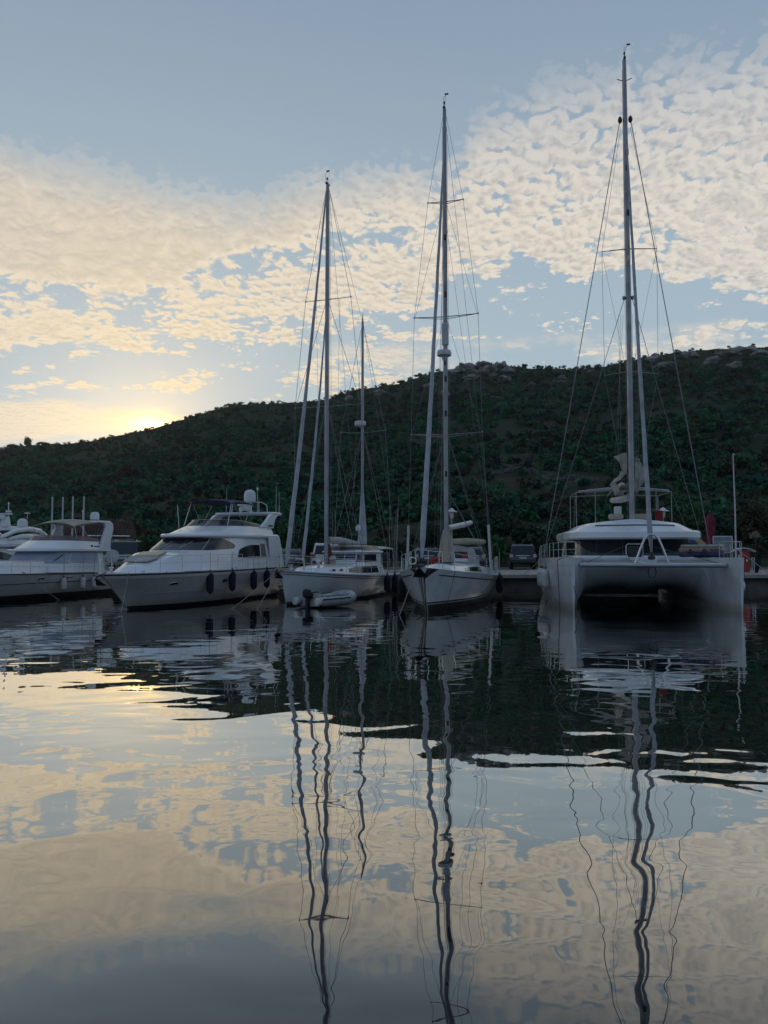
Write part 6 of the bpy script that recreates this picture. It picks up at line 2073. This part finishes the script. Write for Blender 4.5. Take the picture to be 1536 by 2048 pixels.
# --- the scrub that covers the rest of the hill: nobody could count it
protos = [clump_arrays(66, 0.20, 700 + i, lobes=5, flat=0.7, hollow=0.5) for i in range(10)]
pal = np.array([(0.012, 0.066, 0.040), (0.018, 0.098, 0.050), (0.030, 0.118, 0.050), (0.038, 0.062, 0.030), (0.046, 0.036, 0.024), (0.008, 0.032, 0.034)])
VV, CC = [], []
rg_ = np.random.default_rng(5)
count = 0
while count < 8600:
    tx = rg_.uniform(-0.62, 0.62)
    yr = ridge_y(tx)
    Y = 95 + (yr + 18 - 95) * rg_.random() ** 0.75
    x_ = tx * Y
    # clearings of bare rock and earth between the thickets
    c_ = mn.fractal(Vector((x_ * 0.02, Y * 0.02, 9.0)), 1.0, 2.0, 3)
    if c_ > 0.34 and rg_.random() < 0.7:
        continue
    if any((x_ - a_) ** 2 + ((Y - b_) * 0.8 + 2) ** 2 < (k_ * 1.5) ** 2 for a_, b_, k_ in ROCK_XY) and rg_.random() < 0.85:
        continue
    r = rg_.uniform(0.8, 2.3) * (1.15 if c_ < -0.1 else 0.9) * (0.75 if Y > yr - 12 else 1.0)
    a = rg_.uniform(0, 6.28)
    P = protos[rg_.integers(0, 10)] * np.array([r, r, r * rg_.uniform(0.7, 1.25)])
    ca_, sa_ = math.cos(a), math.sin(a)
    P = np.stack([P[:, 0] * ca_ - P[:, 1] * sa_, P[:, 0] * sa_ + P[:, 1] * ca_, P[:, 2]], axis=1)
    P += np.array([x_, Y, hill_z(tx, Y) + r * 0.42])
    VV.append(P)
    zone = mn.noise(Vector((x_ * 0.03, Y * 0.03, 2.0)))
    w = np.array([0.22, 0.24 + 0.5 * max(zone, 0), 0.16 + 0.9 * max(zone, 0), 0.10 + 0.3 * max(-zone, 0), 0.05 + 0.55 * max(-zone, 0), 0.16])
    col = pal[rg_.choice(6, p=w / w.sum())] * rg_.uniform(0.75, 1.25)
    lc = np.repeat(rg_.uniform(0.7, 1.3, len(P) // 4), 4)[:, None]
    CC.append(np.concatenate([col[None, :] * lc, np.ones((len(P), 1))], axis=1))
    count += 1
sm = quads_mesh('hillside_scrub', np.concatenate(VV), foliage_material('mixed_scrub_leaves', (0.03, 0.05, 0.03), attr=True))
att = sm.color_attributes.new('tint', 'FLOAT_COLOR', 'POINT')
att.data.foreach_set('color', np.concatenate(CC).astype(np.float32).ravel())
so_ = tag(bpy.data.objects.new('hillside_scrub', sm), 'dense mixed evergreen scrub covering the hillside up to the ridge', 'scrub', kind='stuff')
COL.objects.link(so_)

M_TERR = pbr('lichened_stone', (0.13, 0.125, 0.115), 0.95, var=0.3, scale=0.8)
# --- old dry-stone terrace walls on the slope
for i, (pa, pb, py) in enumerate(((1050, 1180, 914), (960, 1080, 948), (1290, 1400, 905), (690, 790, 962), (1130, 1200, 962), (560, 660, 930), (880, 1010, 800))):
    tw_ = MB()
    k = 0
    gw_ = random.Random(i)
    while pa + k * 5 < pb:
        p = hill_hit(pa + k * 5, py + 4 * math.sin(k * 0.25 + i))
        if p is not None:
            d_ = p.y / FPX * 5
            tw_.box((p.x, p.y, p.z + 0.35), (d_ * gw_.uniform(0.8, 1.05), gw_.uniform(0.5, 0.8), gw_.uniform(0.6, 1.1)), rz=gw_.uniform(-0.2, 0.2))
        k += 1
    o = tw_.build('terrace_wall', M_TERR, smooth=0, bevel=0.08)
    tag(o, ['long', 'broken', 'short', 'low', 'faint', 'thin', 'high'][i] + ' dry-stone terrace wall crossing the scrub slope ' + where((pa - 768) / FPX), 'wall', 'terrace walls on the hillside', kind='thing')

# --- plumed grass clump at the right end of the quay
PG = empty('plumed_grass', (22.75, 47.2, QZ), 0.0, 'tall grass clump with a pale feathery plume beside the red cabinet', 'plant')
g2 = random.Random(4)
st_ = MB()
for k in range(46):
    a, l = g2.uniform(0, 6.28), g2.uniform(0.7, 1.5)
    st_.tube([(0.1 * math.cos(a), 0.1 * math.sin(a), 0), (0.25 * math.cos(a), 0.25 * math.sin(a), l * 0.7), (0.25 * l * 1.6 * math.cos(a), 0.4 * l * math.sin(a), l)], [0.018, 0.014, 0.004], 4)
st_.build('leaves', FOL['dark'], PG)
plm = bpy.data.objects.new('plume', quads_mesh('plume', clump_arrays(420, 0.14, 55, lobes=7, flat=0.9), pbr('pale_plume', (0.34, 0.31, 0.24), 0.9, var=0.2, scale=4)))
COL.objects.link(plm)
plm.parent = PG
plm.location = (0.0, 0, 2.28)
plm.scale = (0.36, 0.36, 0.40)
MB().tube([(0, 0, 0), (0, 0, 2.2)], 0.03, 6).build('stalk', M_BARK, PG)

# ================================================================== evening haze
hb = MB()
hb.box((0, 430, 60), (2600, 1100, 123))
hz_o = hb.build('haze', bpy.data.materials.new('thin_evening_haze'), smooth=0)
hmz = hz_o.data.materials[0]
hmz.use_nodes = True
H_ = NT(hmz.node_tree)
pvn = H_.n('ShaderNodeVolumePrincipled', {'Color': (0.92, 0.92, 0.92), 'Density': 0.00013, 'Anisotropy': 0.88})
H_.n('ShaderNodeOutputMaterial', {'Volume': pvn.outputs[0]})
tag(hz_o, kind='stuff', label='thin warm evening haze hanging over the bay', cat='haze')
